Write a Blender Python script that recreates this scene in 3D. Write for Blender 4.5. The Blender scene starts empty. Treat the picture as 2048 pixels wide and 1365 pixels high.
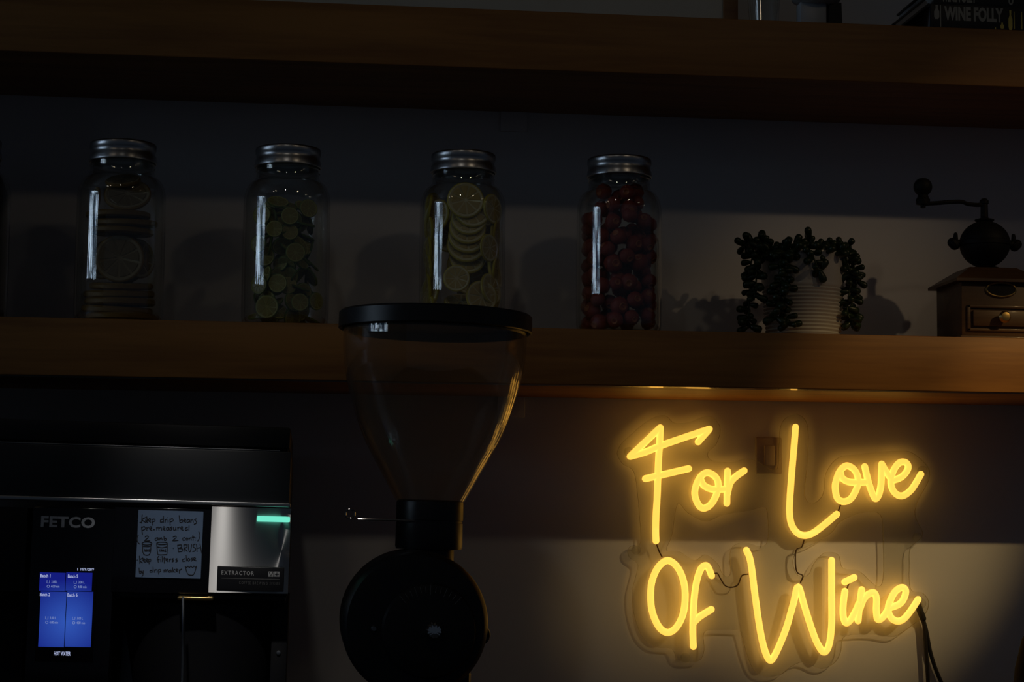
import bpy, bmesh, math, random
from mathutils import Vector, Matrix
R = random.Random(7)
SC = bpy.context.scene
COL = SC.collection

# ------------------------------------------------------------------ camera
W, H, F = 2048.0, 1365.0, 3770.0
CAM = Vector((0.0, -2.75, 1.35))
YAW, PITCH, ROLL = 0.109, 0.0947, 0.010
_f = Vector((math.sin(YAW) * math.cos(PITCH), math.cos(YAW) * math.cos(PITCH), math.sin(PITCH)))
_r0 = Vector((math.cos(YAW), -math.sin(YAW), 0))
_u0 = _r0.cross(_f)
_r = _r0 * math.cos(ROLL) + _u0 * math.sin(ROLL)
_u = _u0 * math.cos(ROLL) - _r0 * math.sin(ROLL)
cam_data = bpy.data.cameras.new('camera')
cam = bpy.data.objects.new('camera', cam_data)
COL.objects.link(cam)
m = Matrix((_r, _u, -_f)).transposed().to_4x4()
m.translation = CAM
cam.matrix_world = m
cam_data.sensor_width = 36.0
cam_data.lens = 36.0 * F / W
cam_data.clip_start = 0.05
SC.camera = cam

def at(px, py, y):
    d = _f + _r * ((px - W / 2) / F) - _u * ((py - H / 2) / F)
    return CAM + d * ((y - CAM.y) / d.y)

# ------------------------------------------------------------------ world, lamps, exposure
world = bpy.data.worlds.new('world')
SC.world = world
world.use_nodes = True
bg = world.node_tree.nodes['Background']
bg.inputs['Color'].default_value = (0.55, 0.72, 1.0, 1)
bg.inputs['Strength'].default_value = 0.019

def spot(name, loc, target, watts, col, size, blend, radius=0.02):
    d = bpy.data.lights.new(name, 'SPOT')
    d.energy = watts; d.color = col; d.spot_size = math.radians(size); d.spot_blend = blend
    d.shadow_soft_size = radius
    o = bpy.data.objects.new(name, d)
    COL.objects.link(o)
    o.location = loc
    o.rotation_euler = (Vector(target) - Vector(loc)).to_track_quat('-Z', 'Y').to_euler()
    return o

WARM = (1.0, 0.78, 0.52)
LAMP_Y, LAMP_Z = -2.04, 2.90
# the ceiling lamps hang in one row; the third is a track spot aimed at the glowing sign
COOLW = (1.0, 0.90, 0.76)
spot('ceiling_lamp', (-1.55, LAMP_Y, LAMP_Z), (-1.4, -1.2, 0.9), 0.5, COOLW, 150, 1.0, 0.05)
spot('ceiling_lamp', (-0.20, LAMP_Y, LAMP_Z), at(950, 1480, 0), 2.6, COOLW, 36, 1.0, 0.05)
spot('ceiling_lamp', (1.05, LAMP_Y, LAMP_Z), at(1130, 600, 0), 2.0, WARM, 42, 1.0, 0.05)
spot('ceiling_spot', (2.30, LAMP_Y, LAMP_Z), at(1770, 1100, 0.0), 90, (1.0, 0.66, 0.25), 8.8, 1.0, 0.014)
spot('ceiling_spot', (2.20, LAMP_Y, LAMP_Z), at(1420, 1065, 0.0), 47, (1.0, 0.66, 0.25), 7.8, 1.0, 0.014)
spot('ceiling_spot', (2.25, LAMP_Y, LAMP_Z), at(1640, 650, 0.0), 14, (1.0, 0.70, 0.40), 10.5, 1.0, 0.02)
for bx_ in (-1.2, 2.5, 4.0):                  # plain bulbs further along the same row
    d = bpy.data.lights.new('pendant_bulb', 'POINT'); d.energy = 0.45; d.color = WARM; d.shadow_soft_size = 0.04
    o = bpy.data.objects.new('pendant_bulb', d); COL.objects.link(o); o.location = (bx_, LAMP_Y, LAMP_Z)
spot('brewer_fill_spot', (-0.20, LAMP_Y, LAMP_Z - 0.1), at(390, 1150, -0.5), 42, (1.0, 0.97, 0.93), 8.5, 1.0, 0.03)  # added fill light, no known fixture; brightens the brewer front and note

vs = SC.view_settings
vs.view_transform = 'Standard'; vs.look = 'None'
vs.exposure = 0.0; vs.gamma = 1.0; vs.use_curve_mapping = False
SC.cycles.transparent_max_bounces = 40
SC.cycles.max_bounces = 12

# ------------------------------------------------------------------ pixel <-> place helpers
def depth(p):
    return (Vector(p) - CAM).dot(_f)

def plen(npx, p):                      # length in metres of npx pixels at the place p
    return npx / F * depth(p)

# ------------------------------------------------------------------ materials
MATS = {}
def principled(name, col, rough=0.5, metal=0.0, spec=0.5, coat=0.0, emit=None, estr=0.0, var=0.0, scale=30.0,
               bump=0.0, aniso=0.0, stretch=(1, 1, 1), col2=None):
    mt = bpy.data.materials.new(name)
    mt.use_nodes = True
    nt = mt.node_tree
    b = nt.nodes['Principled BSDF']
    b.inputs['Base Color'].default_value = (*col, 1)
    b.inputs['Roughness'].default_value = rough
    b.inputs['Metallic'].default_value = metal
    b.inputs['Specular IOR Level'].default_value = spec
    b.inputs['Coat Weight'].default_value = coat
    b.inputs['Coat Roughness'].default_value = 0.15
    b.inputs['Anisotropic'].default_value = aniso
    if emit:
        b.inputs['Emission Color'].default_value = (*emit, 1)
        b.inputs['Emission Strength'].default_value = estr
    if var or bump:
        tc = nt.nodes.new('ShaderNodeTexCoord')
        mp = nt.nodes.new('ShaderNodeMapping')
        mp.inputs['Scale'].default_value = stretch
        nz = nt.nodes.new('ShaderNodeTexNoise')
        nz.inputs['Scale'].default_value = scale
        nz.inputs['Detail'].default_value = 5
        nt.links.new(tc.outputs['Object'], mp.inputs['Vector'])
        nt.links.new(mp.outputs['Vector'], nz.inputs['Vector'])
        if var:
            rp = nt.nodes.new('ShaderNodeValToRGB')
            c2 = col2 or tuple(c * (1 - var) for c in col)
            rp.color_ramp.elements[0].color = (*c2, 1)
            rp.color_ramp.elements[0].position = 0.32
            rp.color_ramp.elements[1].color = (*col, 1)
            rp.color_ramp.elements[1].position = 0.68
            nt.links.new(nz.outputs['Fac'], rp.inputs['Fac'])
            nt.links.new(rp.outputs['Color'], b.inputs['Base Color'])
        if bump:
            bp = nt.nodes.new('ShaderNodeBump')
            bp.inputs['Strength'].default_value = bump
            bp.inputs['Distance'].default_value = 0.002
            nt.links.new(nz.outputs['Fac'], bp.inputs['Height'])
            nt.links.new(bp.outputs['Normal'], b.inputs['Normal'])
    MATS[name] = mt
    return mt

def clear(name, tint, rough=0.0, ior=1.45, haze=0.0, hazecol=(0.8, 0.8, 0.8), gain=1.0):
    """thin clear glass or plastic: Fresnel mirror over a tinted see-through sheet, optional haze"""
    mt = bpy.data.materials.new(name)
    mt.use_nodes = True
    nt = mt.node_tree
    for n in list(nt.nodes):
        nt.nodes.remove(n)
    out = nt.nodes.new('ShaderNodeOutputMaterial')
    tr = nt.nodes.new('ShaderNodeBsdfTransparent'); tr.inputs['Color'].default_value = (*tint, 1)
    gl = nt.nodes.new('ShaderNodeBsdfGlossy'); gl.inputs['Roughness'].default_value = rough
    geo = nt.nodes.new('ShaderNodeNewGeometry')
    ma = nt.nodes.new('ShaderNodeMath'); ma.operation = 'MULTIPLY_ADD'
    ma.inputs[1].default_value = 1 / ior - ior; ma.inputs[2].default_value = ior
    fr = nt.nodes.new('ShaderNodeFresnel')
    nt.links.new(geo.outputs['Backfacing'], ma.inputs[0])
    nt.links.new(ma.outputs[0], fr.inputs['IOR'])
    mg = nt.nodes.new('ShaderNodeMath'); mg.operation = 'MULTIPLY'; mg.use_clamp = True
    mg.inputs[1].default_value = gain
    nt.links.new(fr.outputs['Fac'], mg.inputs[0])
    base = tr.outputs[0]
    if haze:
        df = nt.nodes.new('ShaderNodeBsdfDiffuse'); df.inputs['Color'].default_value = (*hazecol, 1)
        tl = nt.nodes.new('ShaderNodeBsdfTranslucent'); tl.inputs['Color'].default_value = (*hazecol, 1)
        m0 = nt.nodes.new('ShaderNodeMixShader'); m0.inputs[0].default_value = 0.5
        nt.links.new(df.outputs[0], m0.inputs[1]); nt.links.new(tl.outputs[0], m0.inputs[2])
        m1 = nt.nodes.new('ShaderNodeMixShader'); m1.inputs[0].default_value = haze
        nt.links.new(tr.outputs[0], m1.inputs[1]); nt.links.new(m0.outputs[0], m1.inputs[2])
        base = m1.outputs[0]
    mx = nt.nodes.new('ShaderNodeMixShader')
    nt.links.new(mg.outputs[0], mx.inputs[0])
    nt.links.new(base, mx.inputs[1]); nt.links.new(gl.outputs[0], mx.inputs[2])
    nt.links.new(mx.outputs[0], out.inputs['Surface'])
    MATS[name] = mt
    return mt

def emitter(name, col, strength):
    mt = bpy.data.materials.new(name)
    mt.use_nodes = True
    nt = mt.node_tree
    for n in list(nt.nodes):
        nt.nodes.remove(n)
    out = nt.nodes.new('ShaderNodeOutputMaterial')
    e = nt.nodes.new('ShaderNodeEmission')
    e.inputs['Color'].default_value = (*col, 1); e.inputs['Strength'].default_value = strength
    nt.links.new(e.outputs[0], out.inputs['Surface'])
    MATS[name] = mt
    return mt

def wood(name, c1, c2, scale=6.0, rough=0.35, coat=0.3):
    mt = bpy.data.materials.new(name)
    mt.use_nodes = True
    nt = mt.node_tree
    b = nt.nodes['Principled BSDF']
    b.inputs['Roughness'].default_value = rough
    b.inputs['Coat Weight'].default_value = coat
    b.inputs['Coat Roughness'].default_value = 0.12
    tc = nt.nodes.new('ShaderNodeTexCoord')
    mp = nt.nodes.new('ShaderNodeMapping'); mp.inputs['Scale'].default_value = (0.35, 5, 5)
    nz = nt.nodes.new('ShaderNodeTexNoise'); nz.inputs['Scale'].default_value = scale; nz.inputs['Detail'].default_value = 8
    nz.inputs['Distortion'].default_value = 0.8
    n2 = nt.nodes.new('ShaderNodeTexNoise'); n2.inputs['Scale'].default_value = scale * 7; n2.inputs['Detail'].default_value = 4
    mm = nt.nodes.new('ShaderNodeMath'); mm.operation = 'MULTIPLY_ADD'; mm.inputs[1].default_value = 0.3
    rp = nt.nodes.new('ShaderNodeValToRGB')
    rp.color_ramp.elements[0].color = (*c2, 1); rp.color_ramp.elements[0].position = 0.42
    rp.color_ramp.elements[1].color = (*c1, 1); rp.color_ramp.elements[1].position = 0.82
    nt.links.new(tc.outputs['Object'], mp.inputs['Vector'])
    nt.links.new(mp.outputs['Vector'], nz.inputs['Vector']); nt.links.new(mp.outputs['Vector'], n2.inputs['Vector'])
    nt.links.new(n2.outputs['Fac'], mm.inputs[0]); nt.links.new(nz.outputs['Fac'], mm.inputs[2])
    nt.links.new(mm.outputs[0], rp.inputs['Fac']); nt.links.new(rp.outputs['Color'], b.inputs['Base Color'])
    bp = nt.nodes.new('ShaderNodeBump'); bp.inputs['Strength'].default_value = 0.12; bp.inputs['Distance'].default_value = 0.001
    nt.links.new(mm.outputs[0], bp.inputs['Height']); nt.links.new(bp.outputs['Normal'], b.inputs['Normal'])
    MATS[name] = mt
    return mt

principled('wall_paint', (0.78, 0.785, 0.80), 0.75, var=0.04, scale=3, bump=0.03)
principled('floor_tile', (0.10, 0.09, 0.08), 0.4, var=0.2, scale=5)
principled('ceiling_paint', (0.20, 0.20, 0.21), 0.8, var=0.05, scale=4)
wood('shelf_wood', (0.42, 0.185, 0.040), (0.24, 0.095, 0.018), rough=0.5, coat=0.0)
wood('mill_wood', (0.105, 0.050, 0.016), (0.055, 0.025, 0.008), scale=14, rough=0.5, coat=0.1)
wood('frame_wood', (0.30, 0.15, 0.05), (0.2, 0.09, 0.03), scale=10)
wood('counter_wood', (0.10, 0.06, 0.04), (0.06, 0.04, 0.025))
clear('jar_glass', (0.965, 0.975, 0.965), 0.0, 1.5, gain=2.0)
clear('hopper_plastic', (0.955, 0.945, 0.92), 0.02, 1.5, haze=0.035, hazecol=(0.75, 0.66, 0.48), gain=1.2)
clear('acrylic', (0.96, 0.96, 0.94), 0.0, 1.49, haze=0.05, hazecol=(0.85, 0.80, 0.55))
clear('acrylic_edge', (0.50, 0.48, 0.38), 0.25, 1.49, haze=0.40, hazecol=(0.70, 0.62, 0.36))
principled('lid_metal', (0.52, 0.53, 0.55), 0.30, 1.0, bump=0.02, scale=60)
mt = principled('steel', (0.66, 0.65, 0.64), 0.30, 1.0, aniso=0.95)
tg = mt.node_tree.nodes.new('ShaderNodeTangent'); tg.direction_type = 'RADIAL'; tg.axis = 'X'
mt.node_tree.links.new(tg.outputs[0], mt.node_tree.nodes['Principled BSDF'].inputs['Tangent'])
principled('steel_trim', (0.55, 0.55, 0.55), 0.30, 1.0)
principled('dark_steel', (0.22, 0.23, 0.24), 0.4, 1.0)
principled('chrome', (0.8, 0.8, 0.8), 0.08, 1.0)
principled('brass', (0.60, 0.42, 0.16), 0.3, 1.0)
principled('gloss_strip', (0.05, 0.03, 0.015), 0.06, spec=1.0)
principled('black_plastic', (0.012, 0.012, 0.014), 0.35, spec=0.4)
principled('black_satin', (0.010, 0.010, 0.012), 0.55, spec=0.3)
principled('black_glass', (0.006, 0.006, 0.008), 0.10, spec=0.5)
principled('machine_grey', (0.018, 0.020, 0.024), 0.45, spec=0.4)
principled('grinder_paint', (0.010, 0.010, 0.010), 0.38, spec=0.35)
principled('iron', (0.008, 0.0075, 0.007), 0.6, spec=0.2, bump=0.05, scale=80)
principled('pot_glaze', (0.62, 0.60, 0.55), 0.35, var=0.08, scale=20, coat=0.2)
principled('soil', (0.03, 0.02, 0.012), 0.9, var=0.4, scale=200, bump=0.6)
principled('leaf_green', (0.020, 0.042, 0.012), 0.35, var=0.4, scale=60)
principled('stem_green', (0.04, 0.06, 0.02), 0.6)
principled('logo_grey', (0.52, 0.54, 0.58), 0.4, emit=(0.5, 0.52, 0.56), estr=0.0)
principled('badge_print', (0.42, 0.42, 0.42), 0.5)
principled('badge_print_dim', (0.10, 0.10, 0.10), 0.6)
principled('note_paper', (0.125, 0.19, 0.31), 0.8, var=0.05, scale=40)
principled('ink', (0.008, 0.008, 0.012), 0.6)
principled('cable_black', (0.02, 0.018, 0.016), 0.6)
principled('wire_dark', (0.06, 0.03, 0.01), 0.5)
principled('outlet_plate', (0.46, 0.40, 0.36), 0.6)
principled('book_black', (0.010, 0.010, 0.011), 0.5, bump=0.1, scale=300)
principled('book_pages', (0.35, 0.35, 0.36), 0.8, var=0.3, scale=400, stretch=(0.05, 0.05, 3))
principled('book_print', (0.42, 0.40, 0.34), 0.6)
principled('gold_foil', (0.85, 0.72, 0.20), 0.30, 1.0)
principled('mat_board', (0.62, 0.60, 0.52), 0.8, var=0.05, scale=8)
principled('dish_glaze', (0.40, 0.43, 0.46), 0.4)
principled('vessel_dark', (0.008, 0.008, 0.008), 0.75, spec=0.1)
principled('lemon_rind', (0.75, 0.62, 0.09), 0.5, var=0.2, scale=60)
principled('lemon_pith', (0.92, 0.84, 0.52), 0.6, var=0.1, scale=60)
principled('lemon_pulp', (0.74, 0.56, 0.20), 0.35, var=0.3, scale=150, stretch=(1, 1, 1))
principled('orange_rind', (0.34, 0.19, 0.03), 0.5, var=0.3, scale=60)
principled('orange_pith', (0.46, 0.36, 0.20), 0.6, var=0.2, scale=60)
principled('orange_pulp', (0.30, 0.21, 0.10), 0.35, var=0.3, scale=150)
principled('lime_rind', (0.16, 0.24, 0.04), 0.5, var=0.3, scale=60)
principled('lime_pith', (0.56, 0.54, 0.18), 0.6, var=0.2, scale=60)
principled('lime_pulp', (0.42, 0.36, 0.09), 0.35, var=0.3, scale=150)
principled('berry_red', (0.48, 0.075, 0.045), 0.35, var=0.5, scale=70, bump=0.3)
principled('berry_cut', (0.60, 0.20, 0.08), 0.4, var=0.3, scale=90)
principled('dark_preserve', (0.015, 0.008, 0.004), 0.4)
emitter('led_green', (0.17, 0.82, 0.60), 1.0)
emitter('screen_text', (0.55, 0.62, 0.95), 0.75)
emitter('screen_text_dim', (0.40, 0.52, 0.95), 0.55)
principled('neon_tube', (0.80, 0.72, 0.50), 0.5, emit=(1.5, 0.735, 0.105), estr=1.0)

# backlit display: brighter where the backlight sits
mt = emitter('screen_blue', (0.02, 0.06, 0.5), 1.0)
nt = mt.node_tree
e = [n for n in nt.nodes if n.type == 'EMISSION'][0]
geo = nt.nodes.new('ShaderNodeNewGeometry')
SCREEN_VD = nt.nodes.new('ShaderNodeVectorMath'); SCREEN_VD.operation = 'DISTANCE'
mr = nt.nodes.new('ShaderNodeMapRange'); mr.inputs['From Min'].default_value = 0.0; mr.inputs['From Max'].default_value = 0.050
rp = nt.nodes.new('ShaderNodeValToRGB')
rp.color_ramp.elements[0].color = (0.030, 0.090, 0.45, 1)
rp.color_ramp.elements[1].color = (0.007, 0.012, 0.20, 1)
nt.links.new(geo.outputs['Position'], SCREEN_VD.inputs[0])
nt.links.new(SCREEN_VD.outputs['Value'], mr.inputs['Value'])
nt.links.new(mr.outputs['Result'], rp.inputs['Fac'])
nt.links.new(rp.outputs['Color'], e.inputs['Color'])

# daylight seen through the side window: sky glinting between leaves
mt = emitter('window_daylight', (0.5, 0.7, 1.0), 1.0)
nt = mt.node_tree
e = [n for n in nt.nodes if n.type == 'EMISSION'][0]
tc = nt.nodes.new('ShaderNodeTexCoord')
nz = nt.nodes.new('ShaderNodeTexNoise'); nz.inputs['Scale'].default_value = 4.5; nz.inputs['Detail'].default_value = 8; nz.inputs['Roughness'].default_value = 0.65
rp = nt.nodes.new('ShaderNodeValToRGB')
rp.color_ramp.elements[0].position = 0.525; rp.color_ramp.elements[0].color = (0.01, 0.02, 0.035, 1)
rp.color_ramp.elements[1].position = 0.575; rp.color_ramp.elements[1].color = (0.62, 0.80, 1.0, 1)
nt.links.new(tc.outputs['Object'], nz.inputs['Vector']); nt.links.new(nz.outputs['Fac'], rp.inputs['Fac'])
nt.links.new(rp.outputs['Color'], e.inputs['Color'])
e.inputs['Strength'].default_value = 6.0

# ------------------------------------------------------------------ mesh helpers
def mesh_obj(name, bm, mat, parent=None, base=None, smooth=True, sharp=35):
    """bm holds world (or root design-space) coordinates; base = origin of the thing"""
    if base is None:
        base = Vector(parent['_base']) if parent is not None and '_base' in parent else Vector((0, 0, 0))
    me = bpy.data.meshes.new(name)
    bmesh.ops.recalc_face_normals(bm, faces=bm.faces)
    for v in bm.verts:
        v.co -= base
    bm.to_mesh(me); bm.free()
    if smooth:
        for p in me.polygons:
            p.use_smooth = True
        me.set_sharp_from_angle(angle=math.radians(sharp))
    if isinstance(mat, (list, tuple)):
        for k in mat:
            me.materials.append(MATS[k])
    else:
        me.materials.append(MATS[mat])
    o = bpy.data.objects.new(name, me)
    COL.objects.link(o)
    if parent is not None:
        o.parent = parent
        o['_base'] = tuple(base)
    else:
        o.location = base
        o['_base'] = tuple(base)
    return o

def thing(name, base, label, cat, group=None, rot=None):
    o = bpy.data.objects.new(name, None)
    COL.objects.link(o)
    o.location = base; o['_base'] = tuple(base)
    o.empty_display_size = 0.05
    if rot:
        o.rotation_euler = rot
    o['label'] = label; o['category'] = cat
    if group:
        o['group'] = group
    return o

def tag(o, label, cat, group=None):
    o['label'] = label; o['category'] = cat
    if group:
        o['group'] = group
    return o

def struct(o):
    o['kind'] = 'structure'
    return o

def box(bm, x0, x1, y0, y1, z0, z1, bev=0.0, seg=2, mi=0):
    tmp = bmesh.new()
    bmesh.ops.create_cube(tmp, size=1.0)
    for v in tmp.verts:
        v.co = Vector(((x0 + x1) / 2 + v.co.x * (x1 - x0), (y0 + y1) / 2 + v.co.y * (y1 - y0), (z0 + z1) / 2 + v.co.z * (z1 - z0)))
    if bev:
        bmesh.ops.bevel(tmp, geom=list(tmp.edges), offset=bev, segments=seg, affect='EDGES', profile=0.5)
    merge(bm, tmp, mi)

def merge(bm, tmp, mi=0, mat=None):
    vm = {}
    for v in tmp.verts:
        vm[v] = bm.verts.new(mat @ v.co if mat is not None else v.co)
    for f in tmp.faces:
        try:
            nf = bm.faces.new([vm[v] for v in f.verts]); nf.material_index = mi
        except ValueError:
            pass
    tmp.free()

def lathe(bm, prof, segs=48, mat=None, closed=False, rfun=None, mi=0):
    """prof: list of (r, z) around local Z"""
    mat = mat or Matrix.Identity(4)
    rings = []
    for r, z in prof:
        if r < 1e-6:
            rings.append([bm.verts.new(mat @ Vector((0, 0, z)))])
        else:
            ring = []
            for k in range(segs):
                a = 2 * math.pi * k / segs
                rr = r if rfun is None else rfun(r, z, k)
                ring.append(bm.verts.new(mat @ Vector((rr * math.cos(a), rr * math.sin(a), z))))
            rings.append(ring)
    pairs = list(zip(rings[:-1], rings[1:]))
    if closed:
        pairs.append((rings[-1], rings[0]))
    for A, B in pairs:
        for k in range(segs):
            k2 = (k + 1) % segs
            if len(A) == 1 and len(B) == 1:
                continue
            if len(A) == 1:
                f = bm.faces.new((A[0], B[k2], B[k]))
            elif len(B) == 1:
                f = bm.faces.new((A[k], A[k2], B[0]))
            else:
                f = bm.faces.new((A[k], A[k2], B[k2], B[k]))
            f.material_index = mi

def frame_to(direction, loc):
    q = Vector(direction).normalized().to_track_quat('Z', 'Y')
    mm = q.to_matrix().to_4x4(); mm.translation = Vector(loc)
    return mm

def T(x, y, z):
    return Matrix.Translation((x, y, z))

def smooth_path(pts, n=6, closed=False):
    P = [Vector(p) for p in pts]
    if len(P) < 3:
        return P
    out = []
    N = len(P)
    rng = range(N) if closed else range(N - 1)
    for i in rng:
        if closed:
            p0, p1, p2, p3 = P[(i - 1) % N], P[i], P[(i + 1) % N], P[(i + 2) % N]
        else:
            p1, p2 = P[i], P[i + 1]
            p0 = P[i - 1] if i > 0 else p1 * 2 - p2
            p3 = P[i + 2] if i + 2 < N else p2 * 2 - p1
        for k in range(n):
            t = k / n
            out.append(0.5 * ((2 * p1) + (p2 - p0) * t + (2 * p0 - 5 * p1 + 4 * p2 - p3) * t * t + (3 * p1 - p0 - 3 * p2 + p3) * t ** 3))
    if not closed:
        out.append(P[-1])
    return out

def tube(bm, path, rad, segs=8, closed=False, caps=True, mi=0):
    """round tube with rounded ends; rad may be a list"""
    P = [Vector(p) for p in path]
    N = len(P)
    rads = rad if isinstance(rad, (list, tuple)) else [rad] * N
    tans = []
    for i in range(N):
        if closed:
            t = P[(i + 1) % N] - P[(i - 1) % N]
        else:
            t = P[min(i + 1, N - 1)] - P[max(i - 1, 0)]
        tans.append(t.normalized() if t.length > 1e-9 else Vector((1, 0, 0)))
    ref = Vector((0, 1, 0)) if abs(tans[0].y) < 0.9 else Vector((1, 0, 0))
    rings = []
    nrm = None
    def ring(c, t, r):
        nonlocal nrm
        n = (nrm if nrm is not None else ref)
        n = (n - t * n.dot(t))
        n = n.normalized() if n.length > 1e-6 else t.orthogonal().normalized()
        nrm = n
        b = t.cross(n)
        return [bm.verts.new(c + (n * math.cos(2 * math.pi * k / segs) + b * math.sin(2 * math.pi * k / segs)) * r) for k in range(segs)]
    if caps and not closed:
        for a in (75, 45, 20):
            rings.append(ring(P[0] - tans[0] * rads[0] * math.sin(math.radians(a)), tans[0], rads[0] * math.cos(math.radians(a))))
    for i in range(N):
        rings.append(ring(P[i], tans[i], rads[i]))
    if caps and not closed:
        for a in (20, 45, 75):
            rings.append(ring(P[-1] + tans[-1] * rads[-1] * math.sin(math.radians(a)), tans[-1], rads[-1] * math.cos(math.radians(a))))
    for A, B in zip(rings[:-1], rings[1:]):
        for k in range(segs):
            bm.faces.new((A[k], A[(k + 1) % segs], B[(k + 1) % segs], B[k])).material_index = mi
    if closed:
        A, B = rings[-1], rings[0]
        for k in range(segs):
            bm.faces.new((A[k], A[(k + 1) % segs], B[(k + 1) % segs], B[k])).material_index = mi
    else:
        bm.faces.new(rings[0][::-1]).material_index = mi
        bm.faces.new(rings[-1]).material_index = mi

def text_bm(body, x0, x1, z0, z1, y, depth_=0.0006, bold=0.0, spacing=1.0, align_w=True):
    """lettering in the XZ plane facing -Y, fitted to the rectangle"""
    cu = bpy.data.curves.new('txt', 'FONT')
    cu.body = body; cu.size = 1.0; cu.extrude = 0.01; cu.offset = bold; cu.space_character = spacing
    cu.resolution_u = 3
    o = bpy.data.objects.new('txt', cu)
    COL.objects.link(o)
    dg = bpy.context.evaluated_depsgraph_get(); dg.update()
    me = bpy.data.meshes.new_from_object(o.evaluated_get(dg))
    bpy.data.objects.remove(o); bpy.data.curves.remove(cu)
    bm = bmesh.new(); bm.from_mesh(me); bpy.data.meshes.remove(me)
    xs = [v.co.x for v in bm.verts]; ys = [v.co.y for v in bm.verts]
    ax, bx_, ay, by = min(xs), max(xs), min(ys), max(ys)
    for v in bm.verts:
        u = (v.co.x - ax) / (bx_ - ax); w = (v.co.y - ay) / (by - ay)
        v.co = Vector((x0 + u * (x1 - x0), y - (v.co.z / 0.01 + 1) * 0.5 * depth_, z0 + w * (z1 - z0)))
    return bm

def prism(bm, poly, y0, y1, mi=0):
    """poly: list of (x, z); extruded between y0 and y1"""
    A = [bm.verts.new((x, y0, z)) for x, z in poly]
    B = [bm.verts.new((x, y1, z)) for x, z in poly]
    n = len(poly)
    bm.faces.new(A).material_index = mi
    bm.faces.new(B[::-1]).material_index = mi
    for i in range(n):
        bm.faces.new((A[i], A[(i + 1) % n], B[(i + 1) % n], B[i])).material_index = mi

# ------------------------------------------------------------------ the room
SH = 0.27                                     # shelf depth
MID_TOP = at(1024, 655, -SH).z
MID_BOT = at(1024, 768, -SH).z
UP_TOP = at(1024, 20, -SH).z
UP_BOT = at(1024, 138, -SH).z
LX = -3.6
b = bmesh.new(); box(b, LX - 0.1, 4.6, 0.0, 0.12, 0.0, 3.3); struct(mesh_obj('wall_back', b, 'wall_paint', smooth=False))
b = bmesh.new(); box(b, LX - 0.1, 4.6, -5.0, 0.12, -0.1, 0.0); struct(mesh_obj('floor', b, 'floor_tile', smooth=False))
b = bmesh.new(); box(b, LX - 0.1, 4.6, -5.0, 0.12, 3.3, 3.4); struct(mesh_obj('ceiling', b, 'ceiling_paint', smooth=False))
WZ0, WZ1, WY0, WY1 = 1.95, 2.75, -2.2, -0.15
b = bmesh.new()
box(b, LX - 0.12, LX, -5.0, WY0, 0, 3.3); box(b, LX - 0.12, LX, WY1, 0.0, 0, 3.3)
box(b, LX - 0.12, LX, WY0, WY1, 0, WZ0); box(b, LX - 0.12, LX, WY0, WY1, WZ1, 3.3)
struct(mesh_obj('wall_left', b, 'wall_paint', smooth=False))
b = bmesh.new()
box(b, LX - 0.09, LX - 0.03, WY0, WY1, WZ0, WZ0 + 0.04); box(b, LX - 0.09, LX - 0.03, WY0, WY1, WZ1 - 0.04, WZ1)
ym = (WY0 + WY1) / 2
for yy in (WY0, ym - 0.03, WY1 - 0.04):
    box(b, LX - 0.09, LX - 0.03, yy, yy + 0.05, WZ0, WZ1)
win = struct(mesh_obj('window_1', b, 'black_satin', smooth=False))
for y0, y1 in ((WY0 + 0.05, ym - 0.03), (ym + 0.02, WY1 - 0.04)):
    b = bmesh.new(); box(b, LX - 0.075, LX - 0.07, y0, y1, WZ0 + 0.04, WZ1 - 0.04)
    mesh_obj('pane', b, 'window_daylight', win, smooth=False)

# ------------------------------------------------------------------ shelves
def shelf(z0, z1, label, bead):
    t = thing('wall_shelf', (0.6, 0, z0), label, 'shelf')
    b = bmesh.new(); box(b, -1.6, 2.4, -SH, -0.001, z0, z1, 0.0015, 3)
    mesh_obj('board', b, 'shelf_wood', t)
    if bead:
        # polished strip under the front edge; unseen panel added to block window light from the wall
        b = bmesh.new()
        vv = [b.verts.new((x, y, z)) for x in (-1.6, 2.4) for y, z in ((-SH + 0.0006, z0 - 0.0002), (-SH + 0.0145, z0 - 0.0011), (-SH + 0.0145, z0 - 0.0001), (-SH + 0.0006, z0 - 0.0001))]
        for q in ((0, 1, 2, 3), (7, 6, 5, 4), (0, 4, 5, 1), (1, 5, 6, 2), (2, 6, 7, 3), (3, 7, 4, 0)):
            b.faces.new([vv[i] for i in q])
        mesh_obj('edge_strip', b, 'gloss_strip', t, smooth=False)
        b = bmesh.new(); box(b, -0.77, -0.74, -SH, -0.001, z1 + 0.0003, UP_BOT - 0.0003, 0.0015); mesh_obj('window_light_blocker', b, 'shelf_wood', t)
    for bx_ in (-1.0, 0.3, 1.7):
        b = bmesh.new(); box(b, bx_ - 0.02, bx_ + 0.02, -0.006, -0.0012, z0 - 0.03, z0, 0.001)
        mesh_obj('bracket', b, 'wall_paint', t)
    return t
shelf(MID_BOT, MID_TOP, 'thick orange-brown wooden wall shelf carrying the jars, plant and coffee mill', True)
shelf(UP_BOT, UP_TOP, 'dark upper wooden wall shelf carrying books along the top of the picture', False)

# ------------------------------------------------------------------ jars
JY = -0.19
jc = at(1238, 480, JY)
JR = plen(85, jc)
JH = at(1238, 319, JY).z - MID_TOP
k = JR / 85.0                                # metres per jar pixel
def zj(py):                                   # jar-pixel row (of the fourth jar) -> height above shelf
    return (658 - py) / (658 - 319) * JH

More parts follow.
